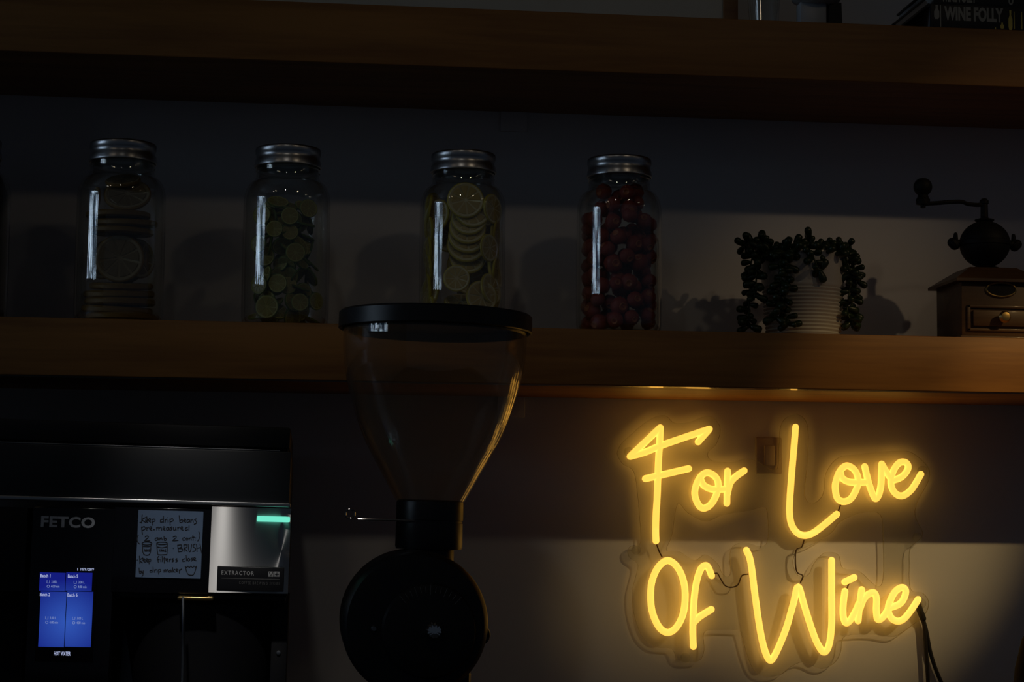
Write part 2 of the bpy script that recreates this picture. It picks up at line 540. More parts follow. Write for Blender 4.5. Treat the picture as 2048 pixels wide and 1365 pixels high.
def jar_profile():
    outer = [(0.0, 0.0), (70, 0.0), (79, 0.0015), (83.5, 0.006), (85, 0.014)]
    pr = [(r * k, z) for r, z in outer]
    pr += [(85.5 * k, zj(560)), (85.0 * k, zj(430))]
    pr += [((61 + 24 * math.cos(math.radians(q))) * k, zj(424 - 42 * math.sin(math.radians(q)))) for q in range(0, 76, 5)]
    pr += [(63.5 * k, zj(380)), (61.5 * k, zj(374)), (61 * k, zj(364)), (61 * k, zj(345)), (60.5 * k, zj(326))]
    th = 0.0032
    inner = [(max(r - th, 0), z + (th * 1.4 if i < 5 else 0)) for i, (r, z) in enumerate(pr)]
    inner[0] = (0.0, 0.006); inner[-1] = (60.5 * k - th, zj(326))
    return pr + inner[::-1]

def make_jar(px, name, label):
    c = at(px, 480, JY)
    base = Vector((c.x, JY, MID_TOP))
    t = thing(name, base, label, 'jar', 'large preserving jars on the middle shelf')
    b = bmesh.new(); lathe(b, jar_profile(), 96, T(*base)); mesh_obj('glass_body', b, 'jar_glass', t, sharp=60)
    # screw threads on the neck
    b = bmesh.new()
    pts = []
    for i in range(97):
        a = i / 96 * 4 * math.pi
        pts.append(base + Vector((61.6 * k * math.cos(a), 61.6 * k * math.sin(a), zj(366) + (i / 96) * (zj(352) - zj(366)))))
    tube(b, pts, 0.0011, 6); mesh_obj('thread', b, 'jar_glass', t)
    # screw band: knurled rim, plain skirt, rolled bead
    r = 64 * k
    prof = [(r - 0.006, zj(319.0)), (r - 0.002, zj(319.4)), (r - 0.0004, zj(321)), (r, zj(323)), (r, zj(331)), (r - 0.0012, zj(333)),
            (r - 0.0012, zj(341)), (r + 0.0002, zj(344)), (r + 0.0005, zj(349)), (r + 0.0012, zj(352)), (r + 0.0012, zj(355)), (r - 0.0004, zj(356)),
            (r - 0.0012, zj(350)), (r - 0.002, zj(324)), (r - 0.006, zj(321))]
    def knurl(rr, z, kk):
        return rr - (0.0007 if (kk % 2 and zj(332) < z < zj(319.2)) else 0.0)
    b = bmesh.new(); lathe(b, prof, 160, T(*base), closed=True, rfun=knurl); mesh_obj('lid_band', b, 'lid_metal', t, sharp=60)
    b = bmesh.new(); lathe(b, [(0, zj(322)), (r - 0.012, zj(322)), (r - 0.010, zj(321)), (r - 0.0055, zj(321)), (r - 0.0055, zj(325)), (0, zj(325))], 64, T(*base))
    mesh_obj('lid_disc', b, 'lid_metal', t)
    return t, base

jars = {}
for px, key, label in ((241, 'orange', 'leftmost whole glass jar, holding large dark citrus slices'),
                       (573, 'lime', 'glass jar of small green citrus slices, left of the grinder hopper'),
                       (925, 'lemon', 'glass jar of pale lemon slices standing behind the grinder hopper'),
                       (1238, 'berry', 'glass jar of dark red fruit beside the trailing plant'),
                       (-72, 'dark', 'dark jar cut off by the left edge of the picture')):
    jars[key] = make_jar(px, 'preserving_jar', label)
t5, base5 = jars['dark']
b = bmesh.new(); lathe(b, [(0, 0.008), (79 * k, 0.008), (80 * k, 0.016), (80.5 * k, zj(425)), (66 * k, zj(385)), (0, zj(383))], 48, T(*base5))
mesh_obj('preserve', b, 'dark_preserve', t5)

# citrus slices: unit radius, axis along local Z
def slice_meshes(kind):
    b = bmesh.new()
    h = 0.10
    lathe(b, [(0, -h * 0.8), (0.84, -h * 0.8), (0.86, -h), (0.94, -h), (1.0, -h * 0.5), (1.0, h * 0.5), (0.94, h), (0.86, h), (0.84, h * 0.8), (0, h * 0.8)], 28)
    for f in b.faces:
        rr = max(math.hypot(v.co.x, v.co.y) for v in f.verts); rm = min(math.hypot(v.co.x, v.co.y) for v in f.verts)
        f.material_index = 0 if rm > 0.93 else 1
    rind = bpy.data.meshes.new('citrus_slice'); bmesh.ops.recalc_face_normals(b, faces=b.faces); b.to_mesh(rind); b.free()
    for p in rind.polygons:
        p.use_smooth = True
    rind.set_sharp_from_angle(angle=math.radians(50))
    rind.materials.append(MATS[kind + '_rind']); rind.materials.append(MATS[kind + '_pith'])
    b = bmesh.new()
    n = 9
    for s in range(n):
        a0 = 2 * math.pi * s / n + 0.07; a1 = 2 * math.pi * (s + 1) / n - 0.07; am = (a0 + a1) / 2
        poly = [(0.11 * math.cos(am), 0.11 * math.sin(am))] + [(0.80 * math.cos(a0 + (a1 - a0) * q / 4), 0.80 * math.sin(a0 + (a1 - a0) * q / 4)) for q in range(5)]
        for sg in (-1, 1):
            A = [b.verts.new((x, y, sg * h * 0.75)) for x, y in poly]
            B = [b.verts.new((x * 0.97, y * 0.97, sg * h * 1.1)) for x, y in poly]
            b.faces.new(B)
            for i in range(len(poly)):
                b.faces.new((A[i], A[(i + 1) % len(poly)], B[(i + 1) % len(poly)], B[i]))
    pulp = bpy.data.meshes.new('pulp'); bmesh.ops.recalc_face_normals(b, faces=b.faces); b.to_mesh(pulp); b.free()
    pulp.materials.append(MATS[kind + '_pulp'])
    return rind, pulp

def put_slice(meshes, loc, r, normal, label, group):
    q = Vector(normal).normalized().to_track_quat('Z', 'Y')
    mm = q.to_matrix().to_4x4() @ Matrix.Rotation(R.uniform(0, 6.28), 4, 'Z')
    o = bpy.data.objects.new('citrus_slice', meshes[0]); COL.objects.link(o)
    o.matrix_world = Matrix.Translation(loc) @ mm @ Matrix.Scale(r, 4)
    tag(o, label, 'fruit slice', group)
    c = bpy.data.objects.new('pulp', meshes[1]); COL.objects.link(c); c.parent = o
    return o

def nrm(pitch, yaw):
    """-Y turned: pitch > 0 tips the face upward, yaw > 0 turns it to the right"""
    p, y = math.radians(pitch), math.radians(yaw)
    return Vector((math.sin(y) * math.cos(p), -math.cos(y) * math.cos(p), math.sin(p)))

def inside(base, p, r):
    """pull a centre back so that the slice stays within the glass"""
    d = Vector((p.x - base.x, p.y - base.y)); lim = JR - 0.006 - r * 0.98
    lim = max(lim, 0.004)
    if d.length > math.hypot(lim, 0.034):
        d *= math.hypot(lim, 0.034) / d.length
    return Vector((base.x + d.x, base.y + d.y, max(p.z, base.z + 0.012)))

lem = slice_meshes('lemon')
Lb = jars['lemon'][1]
for px, py, rp_, yo, pi_, ya, lab in (
        (931, 401, 37, -0.036, 6, 0, 'round lemon slice facing forward at the top of its jar'),
        (945, 421, 36, -0.031, 10, 0, 'second lemon slice from the top of the overlapping stack'), (938, 437, 36, -0.027, 16, -4, 'third lemon slice from the top of the overlapping stack'), (935, 455, 37, -0.023, 18, 0, 'fourth lemon slice from the top of the overlapping stack'),
        (934, 473, 38, -0.019, 20, 2, 'fifth lemon slice from the top of the overlapping stack'), (932, 491, 39, -0.015, 22, 0, 'sixth lemon slice from the top of the overlapping stack'), (934, 516, 37, -0.010, 24, 3, 'lowest lemon slice of the overlapping stack'),
        (913, 557, 27, -0.043, 3, -4, 'small lemon slice facing forward just above the hopper lid'),
        (963, 594, 33, -0.036, 2, 14, 'broad lemon slice at the lower right of its jar'),
        (874, 432, 34, -0.006, 8, -48, 'lemon slice by the left glass behind the upper window glint'), (983, 470, 34, 0.0, 0, 72, 'lemon slice standing edge-on at the right glass, upper half'), (985, 545, 34, -0.002, 12, 66, 'lemon slice standing edge-on at the right glass, lower half'),
        (868, 505, 33, -0.002, 0, -70, 'lemon slice edge-on at the left glass, middle height'), (868, 585, 33, -0.004, 6, -62, 'lemon slice edge-on at the left glass just above the hopper lid'), (922, 606, 34, -0.016, 55, 0, None),
        (925, 622, 36, -0.006, 70, 10, None), (940, 560, 34, 0.012, 12, 12, None), (900, 470, 36, 0.016, 8, -14, None),
        (950, 585, 36, 0.024, 6, 4, None), (930, 530, 36, 0.03, 0, 0, None), (935, 440, 36, 0.03, 0, 6, None)):
    p = at(px, py, JY + yo)
    r = plen(rp_, p)
    q = inside(Lb, p, r)
    if abs(ya) > 58:
        q = Vector((Lb.x + math.copysign(0.0445, ya), Lb.y - 0.004, p.z)); r = min(r, 0.0235)
    put_slice(lem, q, r, nrm(pi_, ya), lab or 'lemon slice packed among others in the lemon jar', 'lemon slices in the jar')

for row in range(6):
    for a_ in (-118, -82, 50 if row % 2 else 84, 112):
        a = math.radians(a_ + R.uniform(-7, 7)); r = R.uniform(0.019, 0.0225)
        p = Lb + Vector((math.sin(a) * 0.0462, -math.cos(a) * 0.0462, 0.028 + row * 0.0285 + R.uniform(-0.004, 0.004)))
        put_slice(lem, p, r, nrm(R.uniform(-8, 12), math.degrees(a) + R.uniform(-6, 6)), 'lemon slice packed among others in the lemon jar', 'lemon slices in the jar')
lim_ = slice_meshes('lime')
Gb = jars['lime'][1]
for px, py, rp_, yo, pi_, ya, lab in (
        (549, 458, 17, -0.047, 0, -6, 'lime slice facing forward, upper left of centre in its jar'), (580, 432, 18, -0.046, 0, 4, 'lime slice facing forward, top centre of its jar'), (580, 464, 17, -0.042, 8, 4, 'lime slice tucked under the top centre lime slice'),
        (591, 505, 20, -0.048, 0, 8, 'pale lime slice in the middle of its jar'), (600, 605, 18, -0.046, 0, 10, 'pale lime slice low and right of centre in its jar'),
        (617, 417, 19, -0.036, 4, 22, 'uppermost lime slice at the right of its jar'),
        (534, 614, 24, -0.040, 2, -14, 'largest cut lime slice at the bottom left of its jar'),
        (517, 488, 18, -0.030, 0, -34, 'lime slice at the left glass beside the window glint, middle height'), (518, 570, 19, -0.030, 0, -32, 'lime slice at the left glass above the largest lime slice'), (632, 603, 18, -0.024, 0, 40, 'lime slice at the lower right glass of its jar'),
        (524, 430, 20, -0.030, 0, -28, 'uppermost lime slice at the left of its jar')):
    p = at(px, py, JY + yo); r = plen(rp_, p)
    put_slice(lim_, inside(Gb, p, r), r, nrm(pi_, ya), lab or 'small lime slice packed in the jar left of the hopper', 'lime slices in the jar')
for i in range(72):
    row = i // 8
    a = math.radians(-105 + (i % 8) * 30 + R.uniform(-12, 12)); rad = R.uniform(0.020, 0.038)
    z = 0.016 + row * 0.0185 + R.uniform(-0.006, 0.006)
    p = Gb + Vector((math.sin(a) * rad, -math.cos(a) * rad, z)); r = R.uniform(0.0125, 0.0155)
    put_slice(lim_, p, r, nrm(R.uniform(-50, 70), math.degrees(a) + R.uniform(-40, 40)), 'small lime slice packed in the jar left of the hopper', 'lime slices in the jar')

org = slice_meshes('orange')
Ob = jars['orange'][1]
for dx_, dy_, z_, r_, pi_, ya, lab in (
        (0.002, -0.024, 0.087, 0.0325, 3, 0, 'big pale citrus slice facing forward low in the leftmost whole jar'),
        (0.008, -0.006, 0.176, 0.0315, 40, 0, 'broad tilted citrus slice at the top of the leftmost whole jar'),
        (0.004, 0.0, 0.010, 0.047, 88, 0, None), (-0.002, 0.002, 0.0205, 0.047, 84, 20, None), (0.002, 0.0, 0.031, 0.047, 86, 0, None), (0.0, 0.004, 0.042, 0.047, 84, -10, None),
        (0.003, -0.002, 0.0525, 0.042, 82, 0, None), (-0.022, 0.014, 0.090, 0.027, 4, -42, None), (0.024, 0.012, 0.092, 0.027, 2, 46, None), (0.002, 0.020, 0.092, 0.034, 0, 0, None),
        (0.0, 0.0, 0.1265, 0.044, 87, 12, None), (0.006, -0.002, 0.1375, 0.043, 85, 0, None), (-0.004, 0.0, 0.1485, 0.043, 87, -14, None), (0.0, 0.010, 0.198, 0.024, 62, -10, None), (-0.036, 0.006, 0.166, 0.022, 6, -70, None)):
    p = Ob + Vector((dx_, dy_, z_))
    put_slice(org, p, r_, nrm(pi_, ya), lab or 'large dark citrus slice packed in the leftmost whole jar', 'large citrus slices in the jar')

# red fruit
def berry_mesh(name, seed):
    rr = random.Random(seed)
    b = bmesh.new()
    bmesh.ops.create_icosphere(b, subdivisions=2, radius=1.0)
    for v in b.verts:
        n = v.co.normalized()
        s = 1 + 0.05 * math.sin(5 * n.x + seed) * math.cos(4 * n.y + seed * 2) + rr.uniform(-0.02, 0.02)
        if n.z > 0.8:
            s *= 1 - (n.z - 0.8) * 1.1
        v.co = n * s
        v.co.z *= 0.92
    me = bpy.data.meshes.new(name); b.to_mesh(me); b.free()
    for p in me.polygons:
        p.use_smooth = True
    me.materials.append(MATS['berry_red'])
    return me
bmeshes = [berry_mesh('red_fruit', s) for s in range(3)]
b = bmesh.new()
lathe(b, [(0, 0.70), (0.16, 0.72), (0.34, 0.84), (0.42, 0.80), (0.40, 0.70)], 10)
cm = bpy.data.meshes.new('fruit_eye'); b.to_mesh(cm); b.free(); cm.materials.append(MATS['berry_cut'])
Bb = jars['berry'][1]
placed = []
def put_berry(p, r, n, lab):
    o = bpy.data.objects.new('red_fruit', bmeshes[len(placed) % 3]); COL.objects.link(o)
    q = Vector(n).normalized().to_track_quat('Z', 'Y')
    o.matrix_world = Matrix.Translation(p) @ q.to_matrix().to_4x4() @ Matrix.Scale(r, 4)
    tag(o, lab, 'fruit', 'red fruit in the jar')
    c = bpy.data.objects.new('fruit_eye', cm); COL.objects.link(c); c.parent = o
    placed.append((Vector(p), r))
for px, py, rp_, yo, lab in ((1227, 527, 20, -0.034, 'large red fruit left of centre, half way down its jar'), (1277, 525, 20, -0.030, 'large red fruit right of centre, half way down its jar'), (1258, 564, 18, -0.040, 'orange-tinged red fruit below the middle of its jar'), (1232, 567, 14, -0.040, 'small red fruit left of the orange-tinged one'), (1239, 613, 20, -0.034, 'big red fruit at the bottom centre of its jar'),
                        (1296, 594, 17, -0.026, 'red fruit at the lower right glass of its jar'), (1269, 488, 18, -0.036, 'red fruit right of centre under the small bright glints'), (1226, 444, 17, -0.036, 'red fruit left of centre in the upper half of its jar'), (1254, 385, 16, -0.026, 'red fruit in the neck of its jar, nearest the lid'), (1288, 442, 17, -0.030, 'red fruit at the upper right glass of its jar')):
    p = at(px, py, JY + yo); r = plen(rp_, p)
    put_berry(p, r, nrm(R.uniform(-20, 40), R.uniform(-30, 30)), lab)
tries = 0
while len(placed) < 130 and tries < 9000:
    tries += 1
    z = R.uniform(0.014, zj(372)); r = R.uniform(0.0105, 0.0135)
    lim = (JR - 0.005 - r) if z < zj(425) - 0.004 else (58 * k - 0.004 - r)
    a = math.radians(R.uniform(-115, 115)); rad = lim * (1 if R.random() < 0.55 else R.uniform(0.1, 0.8))
    p = Bb + Vector((math.sin(a) * rad, -math.cos(a) * rad, z))
    if all((p - q).length > (r + s) * 0.86 for q, s in placed):
        put_berry(p, r, nrm(R.uniform(-60, 60), math.degrees(a) + R.uniform(-60, 60)), 'round dark red fruit packed in the rightmost jar')

# ------------------------------------------------------------------ glowing sign
NY = -0.0205
def crop(u, v, ox, oy, s):
    return (ox + u / s, oy + v / s)
def path(pts, ox, oy, s):
    return [crop(u, v, ox, oy, s) for u, v in pts]
A_ = (1220, 820, 4.707); B_ = (1500, 820, 4.8737); C_ = (1240, 1070, 4.628); D_ = (1500, 1070, 4.626)
letters = [
 ('letter_f', [(path([(473, 170), (466, 340), (455, 500), (445, 800), (433, 1000), (430, 1150), (433, 1235)], *A_), False),
               (path([(473, 170), (190, 440)], *A_), False), (path([(190, 440), (330, 400), (480, 338), (700, 262), (935, 183)], *A_), False),
               (path([(935, 183), (830, 303)], *A_), False), (path([(333, 650), (740, 555)], *A_), False)]),
 ('letter_o', [(path([(798, 800), (832, 895), (885, 928), (955, 885), (1008, 780), (1018, 690), (985, 625), (915, 593), (855, 628), (812, 710)], *A_), True),
               (path([(852, 650), (880, 710), (945, 745), (1010, 750), (1080, 748)], *A_), False)]),
 ('letter_r', [(path([(1107, 578), (1103, 720), (1100, 882)], *A_), False), (path([(1104, 800), (1132, 690), (1190, 625), (1263, 575)], *A_), False)]),
 ('letter_l', [(path([(444, 170), (430, 350), (408, 600), (390, 850), (385, 1000), (405, 1120), (460, 1200), (530, 1226), (610, 1205), (720, 1125), (845, 1020)], *B_), False)]),
 ('letter_o', [(path([(830, 760), (850, 860), (910, 897), (980, 870), (1035, 780), (1055, 690), (1030, 605), (980, 558), (930, 550), (875, 600), (840, 690)], *B_), True),
               (path([(880, 610), (900, 668), (960, 703), (1040, 710), (1130, 706)], *B_), False)]),
 ('letter_v', [(path([(1118, 555), (1140, 650), (1165, 740), (1200, 835), (1225, 868), (1255, 830), (1275, 740), (1281, 640), (1284, 530)], *B_), False),
               (path([(1284, 530), (1330, 610), (1385, 690)], *B_), False)]),
 ('letter_e', [(path([(1385, 692), (1470, 660), (1525, 605), (1542, 550), (1510, 512), (1450, 522), (1395, 600), (1373, 700), (1390, 780), (1440, 833), (1500, 835), (1570, 782), (1625, 700), (1665, 630)], *B_), False)]),
 ('letter_o', [(path([(442, 240), (530, 300), (588, 430), (603, 580), (582, 740), (520, 860), (442, 907), (365, 860), (303, 730), (283, 580), (297, 430), (355, 300)], *C_), True)]),
 ('letter_f', [(path([(848, 380), (822, 315), (795, 286), (752, 312), (715, 410), (690, 560), (677, 750), (674, 900), (679, 1036)], *C_), False),
               (path([(680, 815), (745, 755), (845, 693)], *C_), False)]),
 ('letter_w', [(path([(-33, 145), (-3, 215), (18, 330), (45, 550), (88, 850), (130, 1050), (182, 1162), (235, 1105), (330, 880), (400, 640), (445, 482), (500, 650), (560, 840), (620, 1000), (682, 1087), (730, 1025), (754, 850), (755, 600), (755, 238)], *D_), False)]),
 ('letter_i', [(path([(878, 525), (863, 640), (862, 750), (886, 816), (930, 788), (985, 690), (1005, 640)], *D_), False), (path([(877, 438), (963, 397)], *D_), False)]),
 ('letter_n', [(path([(1033, 510), (1015, 640), (1000, 798)], *D_), False),
               (path([(1015, 690), (1050, 600), (1095, 552), (1145, 537), (1170, 590), (1168, 700), (1180, 782), (1225, 768), (1285, 680)], *D_), False)]),
 ('letter_e', [(path([(1285, 682), (1385, 640), (1428, 580), (1440, 515), (1405, 490), (1345, 525), (1298, 610), (1278, 695), (1305, 768), (1358, 800), (1420, 782), (1490, 700), (1555, 600)], *D_), False)]),
]
sign_c = at(1550, 1080, 0)
sign = thing('neon_sign', (sign_c.x, 0, at(1550, 1340, 0).z), 'glowing yellow script sign reading For Love Of Wine on clear acrylic', 'sign')
TR = plen(6.9, at(1550, 1080, NY))
for nm, strokes in letters:
    b = bmesh.new()
    for pts, closed in strokes:
        w = [at(x, y, NY) for x, y in pts]
        sm = smooth_path(w, 7, closed)
        if not closed:                       # stop the round cap at the traced end
            pass
        tube(b, sm, TR, 12, closed)
    mesh_obj(nm, b, 'neon_tube', sign, sharp=80)
E_ = (1180, 760, 2.2558)
outer = [(125, 320), (150, 280), (240, 200), (300, 165), (345, 165), (380, 195), (450, 190), (520, 165), (565, 180), (588, 225), (570, 290), (532, 330), (550, 365), (640, 372),
         (700, 358), (760, 370), (800, 400), (845, 400), (852, 300), (860, 210), (890, 168), (940, 158), (975, 190), (985, 260), (978, 400), (968, 520), (1000, 560), (1050, 520), (1065, 420), (1120, 352), (1200, 337), (1300, 327), (1400, 320), (1462, 335), (1528, 400),
         (1525, 460), (1482, 540), (1466, 610), (1500, 690), (1482, 725), (1445, 760), (1440, 830), (1446, 945), (1500, 962), (1528, 1005), (1510, 1060), (1450, 1110), (1370, 1160), (1290, 1150), (1200, 1150),
         (1142, 1165), (1130, 1230), (1100, 1280), (1040, 1305), (960, 1275), (900, 1300), (860, 1330), (790, 1340), (735, 1305), (702, 1220), (682, 1145), (660, 1130), (540, 1130), (512, 1152), (515, 1220), (495, 1265), (440, 1276), (392, 1260), (368, 1215), (290, 1205),
         (230, 1150), (197, 1050), (190, 960), (208, 880), (215, 832), (178, 802), (170, 768), (190, 748), (228, 735), (222, 600), (207, 455), (190, 405), (150, 382), (125, 345)]
hole1 = [(395, 560), (440, 600), (520, 640), (600, 610), (720, 590), (780, 575), (800, 600), (802, 725), (765, 752), (700, 735), (655, 745), (632, 780), (632, 880), (600, 880), (575, 830), (520, 790), (470, 815), (400, 775), (345, 770), (370, 700)]
hole2 = [(1130, 640), (1230, 600), (1310, 610), (1322, 720), (1322, 900), (1290, 930), (1215, 865), (1140, 850), (1120, 790), (1060, 780), (1010, 830), (985, 880), (940, 885), (915, 830), (935, 775), (1010, 740), (1090, 690)]
def poly_world(pts, y, rev=False):
    sm = smooth_path([Vector((u, v, 0)) for u, v in pts], 4, True)
    out = []
    for q in sm:
        px, py = crop(q.x, q.y, *E_)
        w = at(px, py, y); out.append((w.x, w.z))
    return out
PY0, PY1 = -0.0118, -0.0082
cu = bpy.data.curves.new('plate', 'CURVE'); cu.dimensions = '2D'; cu.fill_mode = 'BOTH'; cu.extrude = (PY1 - PY0) / 2
for pts in (outer, hole1, hole2):
    w = poly_world(pts, (PY0 + PY1) / 2)
    sp = cu.splines.new('POLY'); sp.points.add(len(w) - 1); sp.use_cyclic_u = True
    for i, (x, z) in enumerate(w):
        sp.points[i].co = (x, z, 0, 1)
o = bpy.data.objects.new('plate', cu); COL.objects.link(o)
dg = bpy.context.evaluated_depsgraph_get(); dg.update()
me = bpy.data.meshes.new_from_object(o.evaluated_get(dg))
bpy.data.objects.remove(o); bpy.data.curves.remove(cu)
b = bmesh.new(); b.from_mesh(me); bpy.data.meshes.remove(me)
for v in b.verts:
    v.co = Vector((v.co.x, (PY0 + PY1) / 2 - v.co.z, v.co.y))
bmesh.ops.remove_doubles(b, verts=b.verts, dist=1e-6)
b.normal_update()
for f in b.faces:
    f.material_index = 0 if abs(f.normal.y) > 0.5 else 1
mesh_obj('backing_plate', b, ['acrylic', 'acrylic_edge'], sign, smooth=False)
for (u, v) in ((208, 768), (1478, 712), (175, 325), (1500, 410), (430, 1255), (1495, 1010)):
    px, py = crop(u, v, *E_)
    c = at(px, py, PY0)
    b = bmesh.new()
    lathe(b, [(0, 0), (0.0045, 0), (0.0045, 0.0068), (0.007, 0.0072), (0.007, 0.0125), (0.0055, 0.0150), (0, 0.0155)], 20, frame_to((0, -1, 0), (c.x, -0.001, c.z)))
    mesh_obj('standoff', b, 'acrylic', sign)
for pts in ([(560, 875), (575, 875), (590, 900), (610, 930), (640, 937), (668, 925), (685, 885), (712, 878)],
            [(965, 725), (955, 755), (930, 770), (927, 830), (935, 870), (960, 885), (950, 915)],
            [(300, 740), (312, 775), (325, 800)], [(1130, 565), (1118, 600)], [(1170, 915), (1160, 940)]):
    b = bmesh.new()
    tube(b, smooth_path([at(*crop(u, v, *E_), PY0 - 0.002) for u, v in pts], 5), 0.0011, 6)
    mesh_obj('wire', b, 'wire_dark', sign)
for pts, yy in (([(1838, 1222), (1848, 1250), (1852, 1300), (1855, 1345), (1858, 1420)], -0.010), ([(1840, 1222), (1852, 1260), (1862, 1310), (1880, 1360), (1915, 1430)], -0.008)):
    b = bmesh.new()
    tube(b, smooth_path([at(x, y, yy) for x, y in pts], 6), plen(4.2, sign_c), 8)
    mesh_obj('power_cable', b, 'cable_black', sign)
b = bmesh.new()
tube(b, [at(1836, 1212, -0.0115), at(1846, 1238, -0.0105)], plen(6.5, sign_c), 10)
mesh_obj('cable_strain_relief', b, 'cable_black', sign)

# dark wall plate seen through the acrylic
p0 = at(1510, 948, 0); p1 = at(1562, 876, 0)
o = thing('wall_plate', ((p0.x + p1.x) / 2, 0, p0.z), 'dark square wall plate behind the letters For and Love', 'wall plate')
b = bmesh.new(); box(b, p0.x, p1.x, -0.007, -0.0005, p0.z, p1.z, 0.002, 2); mesh_obj('cover', b, 'outlet_plate', o)
b = bmesh.new(); box(b, p0.x + 0.012, p1.x - 0.012, -0.010, -0.006, p0.z + 0.012, p1.z - 0.012, 0.0015, 2); mesh_obj('rocker', b, 'outlet_plate', o)

# ------------------------------------------------------------------ trailing succulent
PYp = -0.14
pc = at(1606, 590, PYp)
kp = plen(1, pc)
base = Vector((pc.x, PYp, MID_TOP))
plant = thing('potted_succulent', base, 'white ribbed pot with a trailing dark green succulent', 'potted plant')
ph = at(1606, 511, PYp).z - MID_TOP
prof = [(0, 0), (66 * kp, 0), (70 * kp, 0.002), (72 * kp, 0.006)]
n = 22
for i in range(n + 1):
    tt = i / n
    r = (73 + 12 * tt ** 0.8) * kp
    z = 0.008 + tt * (ph - 0.012)
    if tt < 0.62:
        prof += [(r - 0.0012, z), (r + 0.0010, z + (ph / n) * 0.5)]
    else:
        prof += [(r, z)]
prof += [(86 * kp, ph - 0.002), (85 * kp, ph), (82 * kp, ph - 0.001), (80 * kp, ph - 0.014)]
b = bmesh.new(); lathe(b, prof, 56, T(*base)); mesh_obj('pot', b, 'pot_glaze', plant, sharp=60)
b = bmesh.new(); lathe(b, [(0, ph - 0.006), (40 * kp, ph - 0.008), (80.5 * kp, ph - 0.013)], 40, T(*base)); mesh_obj('soil', b, 'soil', plant)
b = bmesh.new()
lathe(b, [(0, 0), (0.30, 0.06), (0.50, 0.35), (0.74, 1.0), (0.95, 1.9), (1.0, 2.5), (0.9, 3.0), (0.55, 3.32), (0, 3.42)], 9)
leaf_me = bpy.data.meshes.new('leaf'); bmesh.ops.recalc_face_normals(b, faces=b.faces); b.to_mesh(leaf_me); b.free()
for p in leaf_me.polygons:
    p.use_smooth = True
leaf_me.materials.append(MATS['leaf_green'])
def strand(pts, nleaf, rl=0.0051, spread=1.0, seed=0):
    rr = random.Random(seed)
    w = [at(px, py, PYp + yo) for px, py, yo in pts]
    sm = smooth_path(w, 8)
    b = bmesh.new(); tube(b, sm, 0.0013, 6)
    st = mesh_obj('stem', b, 'stem_green', plant)
    L = len(sm)
    for i in range(nleaf):
        u = (i + rr.uniform(0, 0.8)) / nleaf * (L - 1)
        j = min(int(u), L - 2)
        p = sm[j].lerp(sm[j + 1], u - j)
        tdir = (sm[j + 1] - sm[j]).normalized()
        a = i * 2.4 + rr.uniform(-0.5, 0.5)
        side = tdir.orthogonal().normalized()
        side = Matrix.Rotation(a, 3, tdir) @ side
        d = (side * spread + tdir * rr.uniform(0.1, 0.7) + Vector((0, 0, 0.15))).normalized()
        if p.y + d.y * 0.012 > -0.02:
            d.y = -abs(d.y)
        o = bpy.data.objects.new('leaf', leaf_me); COL.objects.link(o)
        s = rl * rr.uniform(0.8, 1.15)
        mm = Matrix.Translation(p - base) @ d.to_track_quat('Z', 'Y').to_matrix().to_4x4() @ Matrix.Diagonal((s, s, s * rr.uniform(0.85, 1.15), 1))
        o.parent = st
        o.matrix_local = mm
# over the left rim
strand([(1565, 520, 0.0), (1535, 497, -0.01), (1510, 505, -0.02), (1500, 540, -0.025), (1499, 590, -0.03), (1497, 630, -0.03), (1497, 656, -0.03)], 38, seed=1)
strand([(1560, 515, 0.02), (1525, 492, 0.02), (1500, 485, 0.015), (1486, 495, 0.012)], 16, seed=2)
strand([(1570, 515, -0.02), (1535, 505, -0.035), (1515, 530, -0.045), (1512, 565, -0.05), (1508, 600, -0.05)], 22, seed=3)
# down the front left
strand([(1585, 520, -0.03), (1568, 503, -0.055), (1560, 525, -0.066), (1562, 560, -0.066), (1558, 590, -0.066), (1553, 615, -0.064), (1549, 640, -0.062)], 30, seed=4)
strand([(1580, 520, -0.03), (1572, 508, -0.058), (1572, 540, -0.066), (1570, 580, -0.066), (1566, 612, -0.064), (1575, 640, -0.062), (1580, 652, -0.061)], 26, seed=5)
# short one in front
strand([(1615, 515, -0.04), (1622, 508, -0.06), (1630, 522, -0.066), (1636, 538, -0.066), (1645, 540, -0.066)], 9, seed=6)
# crown
strand([(1540, 515, 0.0), (1560, 496, 0.0), (1585, 492, 0.0), (1610, 497, 0.0)], 16, seed=7)
strand([(1600, 515, 0.0), (1620, 500, -0.01), (1650, 496, -0.01), (1680, 498, -0.01)], 16, seed=8)
strand([(1560, 512, -0.03), (1590, 503, -0.04), (1620, 505, -0.04), (1660, 506, -0.035)], 18, seed=9)
strand([(1618, 512, 0.0), (1619, 490, 0.0), (1619, 478, 0.0)], 5, spread=0.3, seed=10)
strand([(1526, 512, 0.0), (1527, 492, 0.0), (1526, 479, 0.0)], 5, spread=0.35, seed=16)
strand([(1545, 518, -0.04), (1580, 507, -0.052), (1625, 506, -0.055), (1665, 507, -0.050), (1690, 512, -0.035)], 22, seed=14)
# over the right rim
strand([(1650, 515, 0.0), (1680, 500, -0.01), (1700, 520, -0.012), (1712, 545, -0.014), (1712, 575, -0.014), (1704, 600, -0.014), (1702, 630, -0.014), (1704, 656, -0.014)], 40, seed=11)
strand([(1650, 512, -0.02), (1685, 505, -0.03), (1698, 535, -0.035), (1702, 560, -0.035), (1698, 590, -0.035), (1695, 625, -0.035), (1708, 652, -0.035)], 26, seed=12)
strand([(1660, 510, 0.01), (1685, 494, 0.01), (1700, 494, 0.01)], 8, seed=13)

